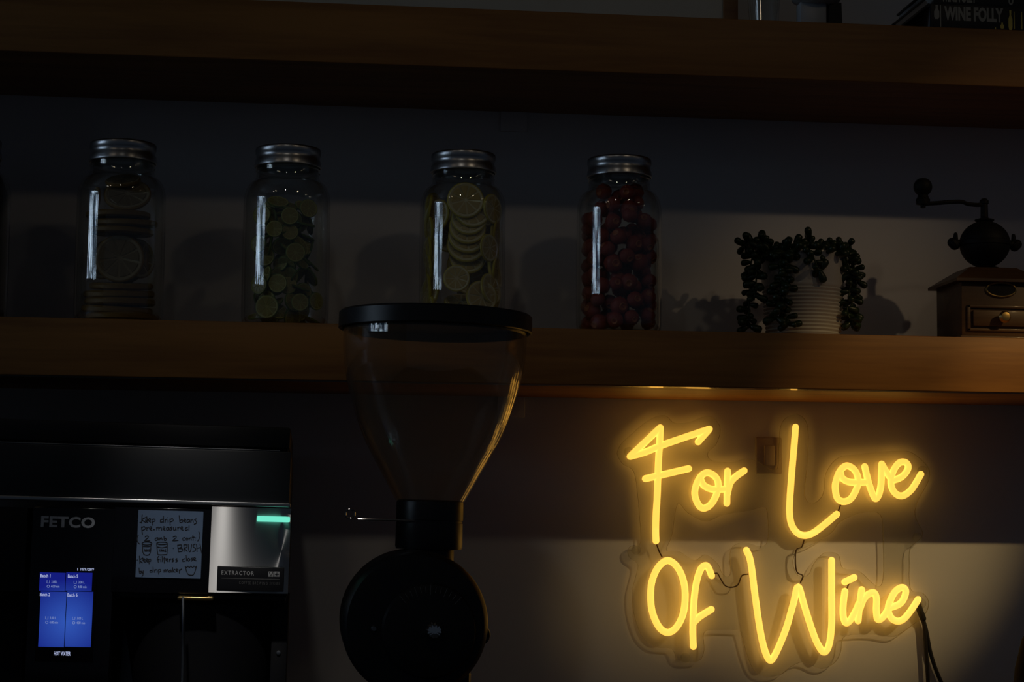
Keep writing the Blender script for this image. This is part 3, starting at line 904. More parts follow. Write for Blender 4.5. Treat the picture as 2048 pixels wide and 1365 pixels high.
# ------------------------------------------------------------------ coffee mill
MY = -0.168                                     # centre of the box
mcen = at(1971, 600, MY)
km = plen(1, mcen)
mb = Vector((mcen.x, MY, MID_TOP))
mill = thing('coffee_mill', mb, 'old wooden coffee mill with round iron hopper and side crank', 'coffee mill')
hw = 76 * km; hd = 0.052
def zm(py, y=MY):
    return at(1971, py, y).z
FY = MY - hd
z_roof0 = at(2000, 565, FY).z; z_roof1 = zm(541)
z_bot = MID_TOP
b = bmesh.new(); box(b, mb.x - hw, mb.x + hw, FY, MY + hd, z_bot + 0.006, z_roof0 + 0.001, 0.0012); mesh_obj('body', b, 'mill_wood', mill)
b = bmesh.new(); box(b, mb.x - hw - 0.003, mb.x + hw + 0.003, FY - 0.003, MY + hd + 0.003, z_bot + 0.0003, z_bot + 0.007, 0.0015); mesh_obj('base_moulding', b, 'mill_wood', mill)
b = bmesh.new()
e0 = 0.0095; zt = z_roof1; zs = z_roof0
ring0 = [(mb.x - hw - e0, FY - e0), (mb.x + hw + e0, FY - e0), (mb.x + hw + e0, MY + hd + e0), (mb.x - hw - e0, MY + hd + e0)]
ins = 0.030
ring2 = [(mb.x - hw + ins - e0, FY + ins - e0), (mb.x + hw - ins + e0, FY + ins - e0), (mb.x + hw - ins + e0, MY + hd - ins + e0), (mb.x - hw + ins - e0, MY + hd - ins + e0)]
rs = [[b.verts.new((x, y, z)) for x, y in rg] for rg, z in ((ring0, zs), (ring0, zs + 0.004), (ring2, zt))]
b.faces.new(rs[0][::-1]); b.faces.new(rs[2])
for A, B in zip(rs[:-1], rs[1:]):
    for i in range(4):
        b.faces.new((A[i], A[(i + 1) % 4], B[(i + 1) % 4], B[i]))
mesh_obj('hipped_top', b, 'mill_wood', mill, smooth=False)
# drawer
dz0, dz1 = at(2000, 664, FY).z, at(2000, 612, FY).z
dx = 66 * km
b = bmesh.new()
for x0, x1, z0, z1 in ((-dx, dx, dz1 - 0.004, dz1), (-dx, dx, dz0, dz0 + 0.004), (-dx, -dx + 0.005, dz0, dz1), (dx - 0.005, dx, dz0, dz1)):
    box(b, mb.x + x0, mb.x + x1, FY - 0.0035, FY + 0.002, z0, z1, 0.001)
mesh_obj('drawer_frame', b, 'mill_wood', mill)
b = bmesh.new(); box(b, mb.x - dx + 0.008, mb.x + dx - 0.008, FY - 0.005, FY + 0.004, dz0 + 0.007, dz1 - 0.007, 0.002)
dr = mesh_obj('drawer', b, 'mill_wood', mill)
b = bmesh.new()
lathe(b, [(0, 0), (0.0035, 0), (0.003, 0.004), (0.004, 0.007), (0.0075, 0.009), (0.0085, 0.013), (0.006, 0.017), (0, 0.018)], 20, frame_to((0, -1, 0), (mb.x + 0.002, FY - 0.004, (dz0 + dz1) / 2 + 0.001)))
mesh_obj('knob', b, 'brass', dr)
# oval maker's plate
bz = at(2004, 580, FY).z; ba = 30 * km; bb_ = 14 * km
mm = frame_to((0, -1, 0), (mb.x + 0.003, FY - 0.0005, bz))
b = bmesh.new()
pts = [Vector((mb.x + 0.003 + ba * math.cos(a), FY - 0.0015, bz + bb_ * math.sin(a))) for a in [2 * math.pi * i / 40 for i in range(40)]]
tube(b, pts, 0.0014, 8, True)
pl = mesh_obj('oval_plate_rim', b, 'brass', mill)
b = bmesh.new()
prism(b, [(mb.x + 0.003 + ba * 0.97 * math.cos(a), bz + bb_ * 0.97 * math.sin(a)) for a in [2 * math.pi * i / 40 for i in range(40)]], FY - 0.0014, FY + 0.0005)
mesh_obj('oval_plate', b, 'iron', mill)
# iron globe
sz = zm(488); sr = 50 * km
prof = [(0.030 * 0 + 27 * km, zm(537) + 0.0005)]
for a in range(-70, 75, 10):
    prof.append((sr * math.cos(math.radians(a)) * (1 if a < 0 else 1), sz + sr * math.sin(math.radians(a)) * (0.97 if a < 0 else 0.92)))
prof = [(0, zm(538))] + [(r, max(z, zm(538))) for r, z in prof] + [(13 * km, zm(445)), (9 * km, zm(441)), (0, zm(440))]
b = bmesh.new(); lathe(b, prof, 40, T(mb.x, MY, 0)); globe = mesh_obj('iron_globe', b, 'iron', mill)
b = bmesh.new(); lathe(b, [(sr * 1.0, sz - 0.004), (sr * 1.035, sz - 0.003), (sr * 1.035, sz + 0.003), (sr * 1.0, sz + 0.004)], 40, T(mb.x, MY, 0), closed=True); mesh_obj('globe_band', b, 'iron', mill)
for s in (-1, 1):
    b = bmesh.new()
    x0 = mb.x + s * sr * 0.96
    tube(b, [(x0, MY, sz), (x0 + s * 0.011, MY, sz)], 0.0052, 10)
    tube(b, [(x0 + s * 0.010, MY, sz - 0.003), (x0 + s * 0.0135, MY, sz + 0.0005)], 0.0072, 10)
    tube(b, [(x0 + s * 0.009, MY, sz + 0.003), (x0 + s * 0.0085, MY, sz + 0.0125)], [0.0042, 0.003], 8)
    mesh_obj('wing_screw', b, 'iron', mill)
b = bmesh.new(); lathe(b, [(0, zm(447)), (11 * km, zm(446)), (19 * km, zm(442)), (19.5 * km, zm(440)), (12 * km, zm(438)), (7.5 * km, zm(436)), (7 * km, zm(409)), (9 * km, zm(408)), (9 * km, zm(402)), (5 * km, zm(398)), (0, zm(398))], 20, T(mb.x, MY, 0))
mesh_obj('spindle', b, 'iron', mill)
b = bmesh.new()
cp = [(1970, 408), (1955, 410), (1935, 408), (1924, 404), (1905, 404), (1880, 406), (1850, 408)]
tube(b, smooth_path([at(x, y, MY - 0.01 * i / 6) for i, (x, y) in enumerate(cp)], 4), [0.0030] * (6 * 4 + 1), 8)
ck = mesh_obj('crank_arm', b, 'iron', mill)
kx = at(1846, 405, MY - 0.01)
b = bmesh.new()
lathe(b, [(0, -0.008), (0.0035, -0.008), (0.004, -0.004), (0.0095, -0.003), (0.0100, 0.004), (0.0085, 0.006), (0.007, 0.010)] +
         [(18.5 * km * math.cos(math.radians(a)), 31 * km + 18.5 * km * math.sin(math.radians(a))) for a in range(-55, 91, 15)][:-1] + [(0, 49.5 * km)], 24, T(*kx))
mesh_obj('crank_knob', b, 'iron', ck)

# ------------------------------------------------------------------ tilted foreground helpers
TILT = 0.017
def tilted(base):
    Rm = Matrix.Rotation(-TILT, 3, 'Y')
    base = Vector(base)
    def f(px, py, y):
        return base + Rm @ (at(px, py, y) - base)
    return f

# counter below the frame
CZ = 0.90
ct = thing('counter', (0.2, -0.35, 0), 'dark wooden counter carrying the brewer and the grinder', 'counter')
b = bmesh.new(); box(b, -1.8, 2.2, -0.80, -0.02, CZ - 0.04, CZ - 0.012, 0.004); mesh_obj('worktop', b, 'counter_wood', ct)
b = bmesh.new(); box(b, -1.75, 2.15, -0.76, -0.03, 0.002, CZ - 0.041, 0.004); mesh_obj('cabinet', b, 'counter_wood', ct)

# ------------------------------------------------------------------ coffee grinder
GY = -0.45
gx = at(830, 1240, GY).x
gb = Vector((gx, GY, CZ))
gp = tilted(gb)
g = thing('coffee_grinder', gb, 'black shop coffee grinder with a large empty clear hopper', 'coffee grinder', rot=(0, TILT, 0))
kg = plen(1, at(860, 850, GY))
def gz(py, px=865):
    return gp(px, py, GY).z
def gxx(px, py):
    return gp(px, py, GY).x
axx = (gxx(873, 650) + gxx(857, 1050)) / 2
M0 = T(axx, GY, 0)
# lid
b = bmesh.new()
lathe(b, [(0, gz(626)), (170 * kg, gz(626)), (190 * kg, gz(628)), (194 * kg, gz(632)), (194.5 * kg, gz(662)), (191 * kg, gz(664)), (187 * kg, gz(662)), (186 * kg, gz(655)), (184 * kg, gz(655)),
          (183 * kg, gz(664)), (179 * kg, gz(668)), (175 * kg, gz(666)), (172 * kg, gz(652)), (0, gz(650))], 72, M0)
mesh_obj('hopper_lid', b, 'black_plastic', g)
op = [(184, 664), (184, 690), (182, 720), (175, 762), (161, 812), (149, 850), (132, 890), (104, 940), (84, 976), (69, 1003)]
pr = [(r * kg, gz(y)) for r, y in smooth_path([Vector((r, y, 0)) for r, y in op], 3) and [(v.x, v.y) for v in smooth_path([Vector((r, y, 0)) for r, y in op], 3)]]
inn = [(r - 0.0028, z) for r, z in pr]
b = bmesh.new(); lathe(b, pr + inn[::-1], 72, M0, closed=True); mesh_obj('hopper', b, 'hopper_plastic', g, sharp=60)
# collar with shutter
b = bmesh.new()
lathe(b, [(0, gz(1001)), (60 * kg, gz(1001)), (66 * kg, gz(1004)), (67 * kg, gz(1008)), (67 * kg, gz(1041)), (65.5 * kg, gz(1042)), (65.5 * kg, gz(1046)), (66.5 * kg, gz(1047)), (67 * kg, gz(1094)), (65 * kg, gz(1099)), (0, gz(1099))], 56, M0)
cl = mesh_obj('collar', b, 'black_plastic', g)
b = bmesh.new()
tube(b, [gp(716, 1039, GY - 0.03), gp(760, 1040, GY - 0.03), gp(850, 1042, GY - 0.035)], 0.0011, 8); lv = mesh_obj('shutter_lever', b, 'chrome', g)
rc = gp(700, 1028.5, GY - 0.03)
b = bmesh.new(); tube(b, [rc + Vector((9 * kg * math.cos(a), 0, 9 * kg * math.sin(a))) for a in [2 * math.pi * i / 28 for i in range(28)]], 0.0012, 8, True)
mesh_obj('pull_ring', b, 'chrome', lv)
b = bmesh.new()
lathe(b, [(49.5 * kg, gz(1098)), (50.5 * kg, gz(1104)), (50.5 * kg, gz(1180)), (0, gz(1180))], 48, M0)
nk = mesh_obj('neck', b, 'grinder_paint', g)
def screw(name, px, py, y, r, parent, mat='steel_trim', h=0.003, slot=True):
    b = bmesh.new()
    c = gp(px, py, y)
    lathe(b, [(0, 0), (r, 0), (r, h * 0.6), (r * 0.7, h), (0, h)], 20, frame_to((0, -1, 0), c))
    if slot:
        box(b, c.x - r * 0.15, c.x + r * 0.15, c.y - h * 1.15, c.y - h * 0.5, c.z - r * 0.8, c.z + r * 0.8)
    return mesh_obj(name, b, mat, parent)
screw('screw', 858, 1124, GY - 50 * kg, 5.5 * kg, nk)
# round grinding chamber (axis towards the viewer) with a bolt lug on the right
bc = gp(827, 1246, GY - 0.06); br = plen(145, bc)
b = bmesh.new()
lathe(b, [(0, -0.10), (br * 0.90, -0.10), (br, -0.09), (br, 0.030), (br * 0.985, 0.038), (br * 0.93, 0.044), (br * 0.80, 0.046), (0, 0.046)], 72, frame_to((0, -1, 0), bc))
mesh_obj('grinding_chamber', b, 'grinder_paint', g)
lc = gp(955, 1268, GY - 0.06)
b = bmesh.new()
lathe(b, [(0, -0.06), (20 * kg, -0.06), (21 * kg, 0.026), (19 * kg, 0.032), (0, 0.032)], 32, frame_to((0, -1, 0), lc))
lug = mesh_obj('bolt_lug', b, 'grinder_paint', g)
b = bmesh.new()
lathe(b, [(0, 0), (7 * kg, 0), (7 * kg, 0.004), (6 * kg, 0.005), (0, 0.005)], 6, frame_to((0, -1, 0), gp(964, 1270, GY - 0.093)))
mesh_obj('hex_bolt', b, 'dark_steel', lug, smooth=False)
screw('hex_bolt', 748, 1258, GY - 0.106, 6 * kg, g, 'dark_steel', 0.004, False)
# adjustment dial ring with graduations
b = bmesh.new()
dc = gp(858, 1262, GY - 0.106)
lathe(b, [(0, 0), (88 * kg, 0), (90 * kg, 0.003), (86 * kg, 0.008), (60 * kg, 0.012), (0, 0.012)], 64, frame_to((0, -1, 0), dc))
dial = mesh_obj('adjustment_dial', b, 'grinder_paint', g)
for i in range(-6, 7):
    a = math.radians(90 + i * 7)
    c = dc + Vector((math.cos(a), 0, math.sin(a))) * (78 * kg) + Vector((0, -0.0108, 0))
    d = Vector((math.cos(a), 0, math.sin(a)))
    L = (9 if i % 3 == 0 else 5) * kg
    b = bmesh.new(); tube(b, [c - d * L, c + d * L], 0.0004, 6); mesh_obj('graduation_mark', b, 'badge_print_dim', dial)
b = bmesh.new()
def flute(r, z, kk):
    return r * (1 - 0.10 * (kk % 4 in (0, 1)))
kc = gp(867, 1262, GY - 0.118)
lathe(b, [(0, 0), (17 * kg, 0), (18 * kg, 0.004), (17 * kg, 0.013), (13 * kg, 0.018), (0, 0.0205)], 48, frame_to((0, -1, 0.0), kc), rfun=flute)
mesh_obj('chrome_knob', b, 'chrome', g)
# stand and motor behind
b = bmesh.new()
box(b, axx - 0.055, axx + 0.055, GY - 0.02, GY + 0.12, CZ + 0.03, gz(1330), 0.01)
mesh_obj('pedestal', b, 'grinder_paint', g)
b = bmesh.new()
lathe(b, [(0, 0.0), (0.066, 0.0), (0.070, 0.008), (0.070, 0.15), (0.06, 0.165), (0, 0.168)], 40, frame_to((0, 1, 0), gp(845, 1265, GY + 0.03)))
mesh_obj('motor', b, 'grinder_paint', g)
b = bmesh.new(); box(b, axx - 0.10, axx + 0.10, GY - 0.14, GY + 0.20, CZ + 0.002, CZ + 0.032, 0.008); mesh_obj('foot_plate', b, 'grinder_paint', g)
b = bmesh.new(); lathe(b, [(0.0, 0), (0.026, 0), (0.030, 0.05), (0.0, 0.05)], 24, T(axx, GY - 0.08, gz(1430))); mesh_obj('spout', b, 'grinder_paint', g)

# ------------------------------------------------------------------ coffee brewer
BY = -0.50
bx0 = at(150, 1200, BY).x
bbase = Vector((bx0, BY + 0.2, CZ))
mp_ = tilted(bbase)
br_ = thing('coffee_brewer', bbase, 'large dark coffee brewer with blue touch screen and steel front', 'coffee maker', rot=(0, TILT, 0))
def rect(x0, y0, x1, y1, y):
    xr = x1 if x0 < 0 else (x0 + x1) / 2
    return mp_(x0, (y0 + y1) / 2, y).x, mp_(x1, (y0 + y1) / 2, y).x, mp_(xr, y1, y).z, mp_(xr, y0, y).z
def slab(name, x0, y0, x1, y1, yf, yb, mat, parent=br_, bev=0.001, seg=2, smooth=True):
    xa, xb, za, zb = rect(x0, y0, x1, y1, yf)
    b = bmesh.new(); box(b, xa, xb, yf, yb, za, zb, bev, seg)
    return mesh_obj(name, b, mat, parent, smooth=smooth)
XL = -330
slab('top_cover', XL, 856, 581, 898, BY + 0.012, -0.06, 'black_satin', bev=0.003)
slab('seam_gasket', XL, 897, 576, 904, BY + 0.02, -0.07, 'black_satin', bev=0.0)
slab('cover_edge', XL, 901, 560, 903.5, BY + 0.004, BY + 0.03, 'dark_steel', bev=0.0004)
slab('upper_fascia', XL, 904, 581, 1008, BY + 0.002, -0.06, 'machine_grey', bev=0.002)
slab('trim_strip', XL, 1007, 581, 1015.5, BY - 0.003, BY + 0.05, 'steel_trim', bev=0.0012, seg=3)
# left panel, display column, right brew head
slab('left_panel', XL, 1016, 52, 1184, BY + 0.002, -0.10, 'black_satin')
col = slab('display_column', 54, 1016, 222, 1480, BY + 0.001, -0.10, 'black_glass', bev=0.0012)
slab('left_post', XL, 1186, 44, 1480, BY + 0.10, -0.10, 'black_satin')
head = slab('brew_head', 225, 1016, 577, 1190, BY + 0.010, -0.08, 'black_satin')
slab('glass_front', 226, 1017, 420, 1187, BY - 0.001, BY + 0.004, 'black_glass', head, 0.0006)
xa, xb, za, zb = rect(420.5, 1016, 579, 1187, BY)
xap = mp_(447, 1100, BY).x                    # the sheet is bowed; it stands furthest forward here
b = bmesh.new()
NS = 24
cols_ = []
for i in range(NS + 1):
    x = xa + (xb - xa) * i / NS
    yy = BY - 0.0022 + (x - xap) ** 2 / (2 * 0.32)
    cols_.append([b.verts.new((x, yy, za)), b.verts.new((x, yy, zb)), b.verts.new((x, BY + 0.012, zb)), b.verts.new((x, BY + 0.012, za))])
for A, B in zip(cols_[:-1], cols_[1:]):
    for q in range(4):
        b.faces.new((A[q], B[q], B[(q + 1) % 4], A[(q + 1) % 4]))
b.faces.new(cols_[0]); b.faces.new(cols_[-1][::-1])
steel = mesh_obj('steel_front', b, 'steel', head)
slab('head_lip', 226, 1188, 573, 1200, BY + 0.012, -0.10, 'black_plastic', head, 0.0015)
slab('back_column', 268, 1201, 572, 1490, -0.22, -0.08, 'black_satin')
slab('steel_back', 222, 1201, 300, 1490, -0.30, -0.225, 'dark_steel')
slab('side_column', 540, 1201, 572, 1490, BY + 0.06, -0.20, 'black_satin')
xa, xb, za, zb = rect(-330, 1480, 580, 1500, BY)
b = bmesh.new(); box(b, xa, xb, BY + 0.0, -0.06, CZ + 0.012, zb, 0.003); mesh_obj('drip_base', b, 'black_satin', br_)
for px in (-250, 120, 500):
    c = mp_(px, 1400, BY + 0.06)
    b = bmesh.new(); lathe(b, [(0, 0), (0.014, 0), (0.016, 0.004), (0.012, 0.016), (0, 0.016)], 16, T(c.x, BY + 0.08, CZ - 0.002)); mesh_obj('foot', b, 'black_plastic', br_)
# name and screen on the display column
xa, xb, za, zb = rect(82, 1034, 190, 1056, BY)
mesh_obj('logo_lettering', text_bm('FETCO', xa, xb, za, zb, BY + 0.0008, 0.0008, 0.035, 1.05), 'logo_grey', col, smooth=False)
scr = slab('screen', 74, 1130, 190, 1325, BY - 0.0006, BY + 0.002, 'black_glass', br_, 0.0004)
TY = BY - 0.0012
SCREEN_VD.inputs[1].default_value = at(134, 1245, TY)
for x0, y0, x1, y1 in ((79, 1146, 130.3, 1182.5), (131.7, 1146, 184, 1182.5), (79, 1184, 130.3, 1295), (131.7, 1184, 184, 1295)):
    xa, xb, za, zb = rect(x0, y0, x1, y1, TY)
    b = bmesh.new(); prism(b, [(xa, za), (xb, za), (xb, zb), (xa, zb)], TY, TY + 0.0008)
    mesh_obj('screen_tile', b, 'screen_blue', scr, smooth=False)
def stext(body, x0, y0, x1, y1, mat='screen_text', bold=0.0):
    xa, xb, za, zb = rect(x0, y0, x1, y1, TY)
    mesh_obj('screen_lettering', text_bm(body, xa, xb, za, zb, TY - 0.0001, 0.0003, bold), mat, scr, smooth=False)
stext('Batch 1', 81, 1149, 101, 1155.5, bold=0.01); stext('Batch 5', 136, 1150, 156, 1156.5, bold=0.01)
stext('Batch 2', 80, 1186.5, 100, 1193, bold=0.01); stext('Batch 6', 135, 1187.5, 155, 1194, bold=0.01)
for x, y in ((94, 1162), (148, 1163), (91, 1234), (145, 1235)):
    stext('3.00 L', x + 9, y, x + 21, y + 5, 'screen_text_dim')
    stext('4:00 min', x + 8, y + 9, x + 25, y + 14, 'screen_text_dim')
    xa, xb, za, zb = rect(x, y, x + 5, y + 5, TY)
    b = bmesh.new()
    w_ = 0.00022
    tube(b, [(xa, TY - 0.0002, zb), (xa, TY - 0.0002, za), (xb, TY - 0.0002, za), (xb, TY - 0.0002, zb)], w_, 5)
    xa, xb, za, zb = rect(x, y + 9, x + 5, y + 14, TY)
    cx, cz, rr = (xa + xb) / 2, (za + zb) / 2, (xb - xa) / 2
    tube(b, [(cx + rr * math.cos(a), TY - 0.0002, cz + rr * math.sin(a)) for a in [2 * math.pi * i / 14 for i in range(14)]], w_, 5, True)
    mesh_obj('screen_icons', b, 'screen_text_dim', scr, smooth=False)
stext('HOT WATER', 108, 1304, 141, 1312, bold=0.012)
stext('195°F / 200°F', 161, 1137, 188, 1142.5, bold=0.01)
stext('|', 154.8, 1137, 155.8, 1142)
# status light and badge on the steel front
slab('status_light', 514, 1033.5, 580, 1044.5, BY - 0.0036, BY + 0.001, 'led_green', head, 0.0012, 3)
badge = slab('badge', 434, 1134, 568, 1183, BY - 0.0034, BY - 0.001, 'black_plastic', head, 0.0010, 3)
QY = BY - 0.0036
def btext(body, x0, y0, x1, y1, mat, bold=0.0, sp=1.0):
    xa, xb, za, zb = rect(x0, y0, x1, y1, QY)
    mesh_obj('badge_lettering', text_bm(body, xa, xb, za, zb, QY + 0.0003, 0.0005, bold, sp), mat, br_, smooth=False)
btext('EXTRACTOR', 443, 1142.5, 508, 1151, 'badge_print', 0.012, 1.25)
btext('COFFEE BREWING SERIES', 478, 1164.5, 559, 1170, 'badge_print_dim', 0.0, 1.35)
slab('badge_rule', 443, 1157.6, 559, 1159, QY, QY + 0.0006, 'badge_print_dim', br_, 0.0)
for x0, sgn in ((536.5, 1), (548.5, -1)):
    slab('badge_emblem', x0, 1144, x0 + 10.5, 1154.5, QY, QY + 0.0006, 'badge_print', br_, 0.0002)
    xa, xb, za, zb = rect(x0 + 2, 1146, x0 + 8.5, 1152.5, QY)
    b = bmesh.new(); w_ = 0.0005
    if sgn > 0:
        tube(b, [(xa, QY - 0.0001, zb), ((xa + xb) / 2, QY - 0.0001, za), (xb, QY - 0.0001, zb)], w_, 5)
    else:
        tube(b, [(xa, QY - 0.0001, (za + zb) / 2), (xb, QY - 0.0001, (za + zb) / 2)], w_, 5); tube(b, [((xa + xb) / 2, QY - 0.0001, za), ((xa + xb) / 2, QY - 0.0001, zb)], w_, 5)
    mesh_obj('emblem_mark', b, 'black_plastic', br_)
# brew basket under the head
c0 = mp_(408, 1200, BY + 0.11)
kb = plen(1, c0)
zt_ = mp_(408, 1202, BY + 0.11).z
b = bmesh.new()
lathe(b, [(0, zt_ - 0.004), (150 * kb, zt_ - 0.002), (160 * kb, zt_), (163 * kb, zt_ - 0.006), (160 * kb, zt_ - 0.012), (128 * kb, mp_(408, 1400, BY + 0.11).z), (60 * kb, mp_(408, 1430, BY + 0.11).z), (0, mp_(408, 1432, BY + 0.11).z)], 56, T(c0.x, BY + 0.12, 0))
bsk = mesh_obj('brew_basket', b, 'black_satin', br_)
b = bmesh.new()
fy = BY - 0.028
hx = [mp_(366, 1197, fy), mp_(366.5, 1240, fy - 0.006), mp_(366, 1300, fy), mp_(364, 1400, fy)]
tube(b, smooth_path(hx, 6), 0.0016, 10); mesh_obj('handle_edge', b, 'dark_steel', bsk)
b = bmesh.new()
xa, xb, za, zb = rect(358, 1191, 430, 1200, BY + 0.02); box(b, xa, xb, BY - 0.012, BY + 0.02, za, zb, 0.002, 3); mesh_obj('spray_rim', b, 'brass', bsk)
b = bmesh.new()
lathe(b, [(0, 0), (4 * kb, 0), (4 * kb, 0.003), (0, 0.0035)], 12, frame_to((0, -1, 0), mp_(557, 1306, BY + 0.06))); mesh_obj('screw', b, 'steel_trim', br_)

# handwritten paper note stuck on the glass
n0 = mp_(271, 1155, BY - 0.002); n1 = mp_(407, 1024, BY - 0.002)
nb = Vector(((n0.x + n1.x) / 2, BY - 0.002, n0.z))
Rm = Matrix.Rotation(TILT, 3, 'Y')
nbw = bbase + Rm @ (nb - bbase)
note = thing('sticky_note', nbw, 'pale blue handwritten paper note stuck on the brewer', 'note', rot=(0, TILT, 0))
note['_base'] = tuple(nb)
b = bmesh.new()
NX, NZ = 10, 10
grid = [[b.verts.new((n0.x + (n1.x - n0.x) * i / NX, BY - 0.0022 - (0.0012 * (1 - j / NZ) ** 3), n0.z + (n1.z - n0.z) * j / NZ)) for i in range(NX + 1)] for j in range(NZ + 1)]
back = [[b.verts.new(v.co + Vector((0, 0.0003, 0))) for v in row] for row in grid]
for j in range(NZ):
    for i in range(NX):
        b.faces.new((grid[j][i], grid[j][i + 1], grid[j + 1][i + 1], grid[j + 1][i]))
        b.faces.new((back[j][i], back[j + 1][i], back[j + 1][i + 1], back[j][i + 1]))
for i in range(NX):
    b.faces.new((grid[0][i], back[0][i], back[0][i + 1], grid[0][i + 1])); b.faces.new((grid[NZ][i], grid[NZ][i + 1], back[NZ][i + 1], back[NZ][i]))
    b.faces.new((grid[i][0], grid[i + 1][0], back[i + 1][0], back[i][0])); b.faces.new((grid[i][NX], back[i][NX], back[i + 1][NX], grid[i + 1][NX]))
mesh_obj('paper', b, 'note_paper', note)
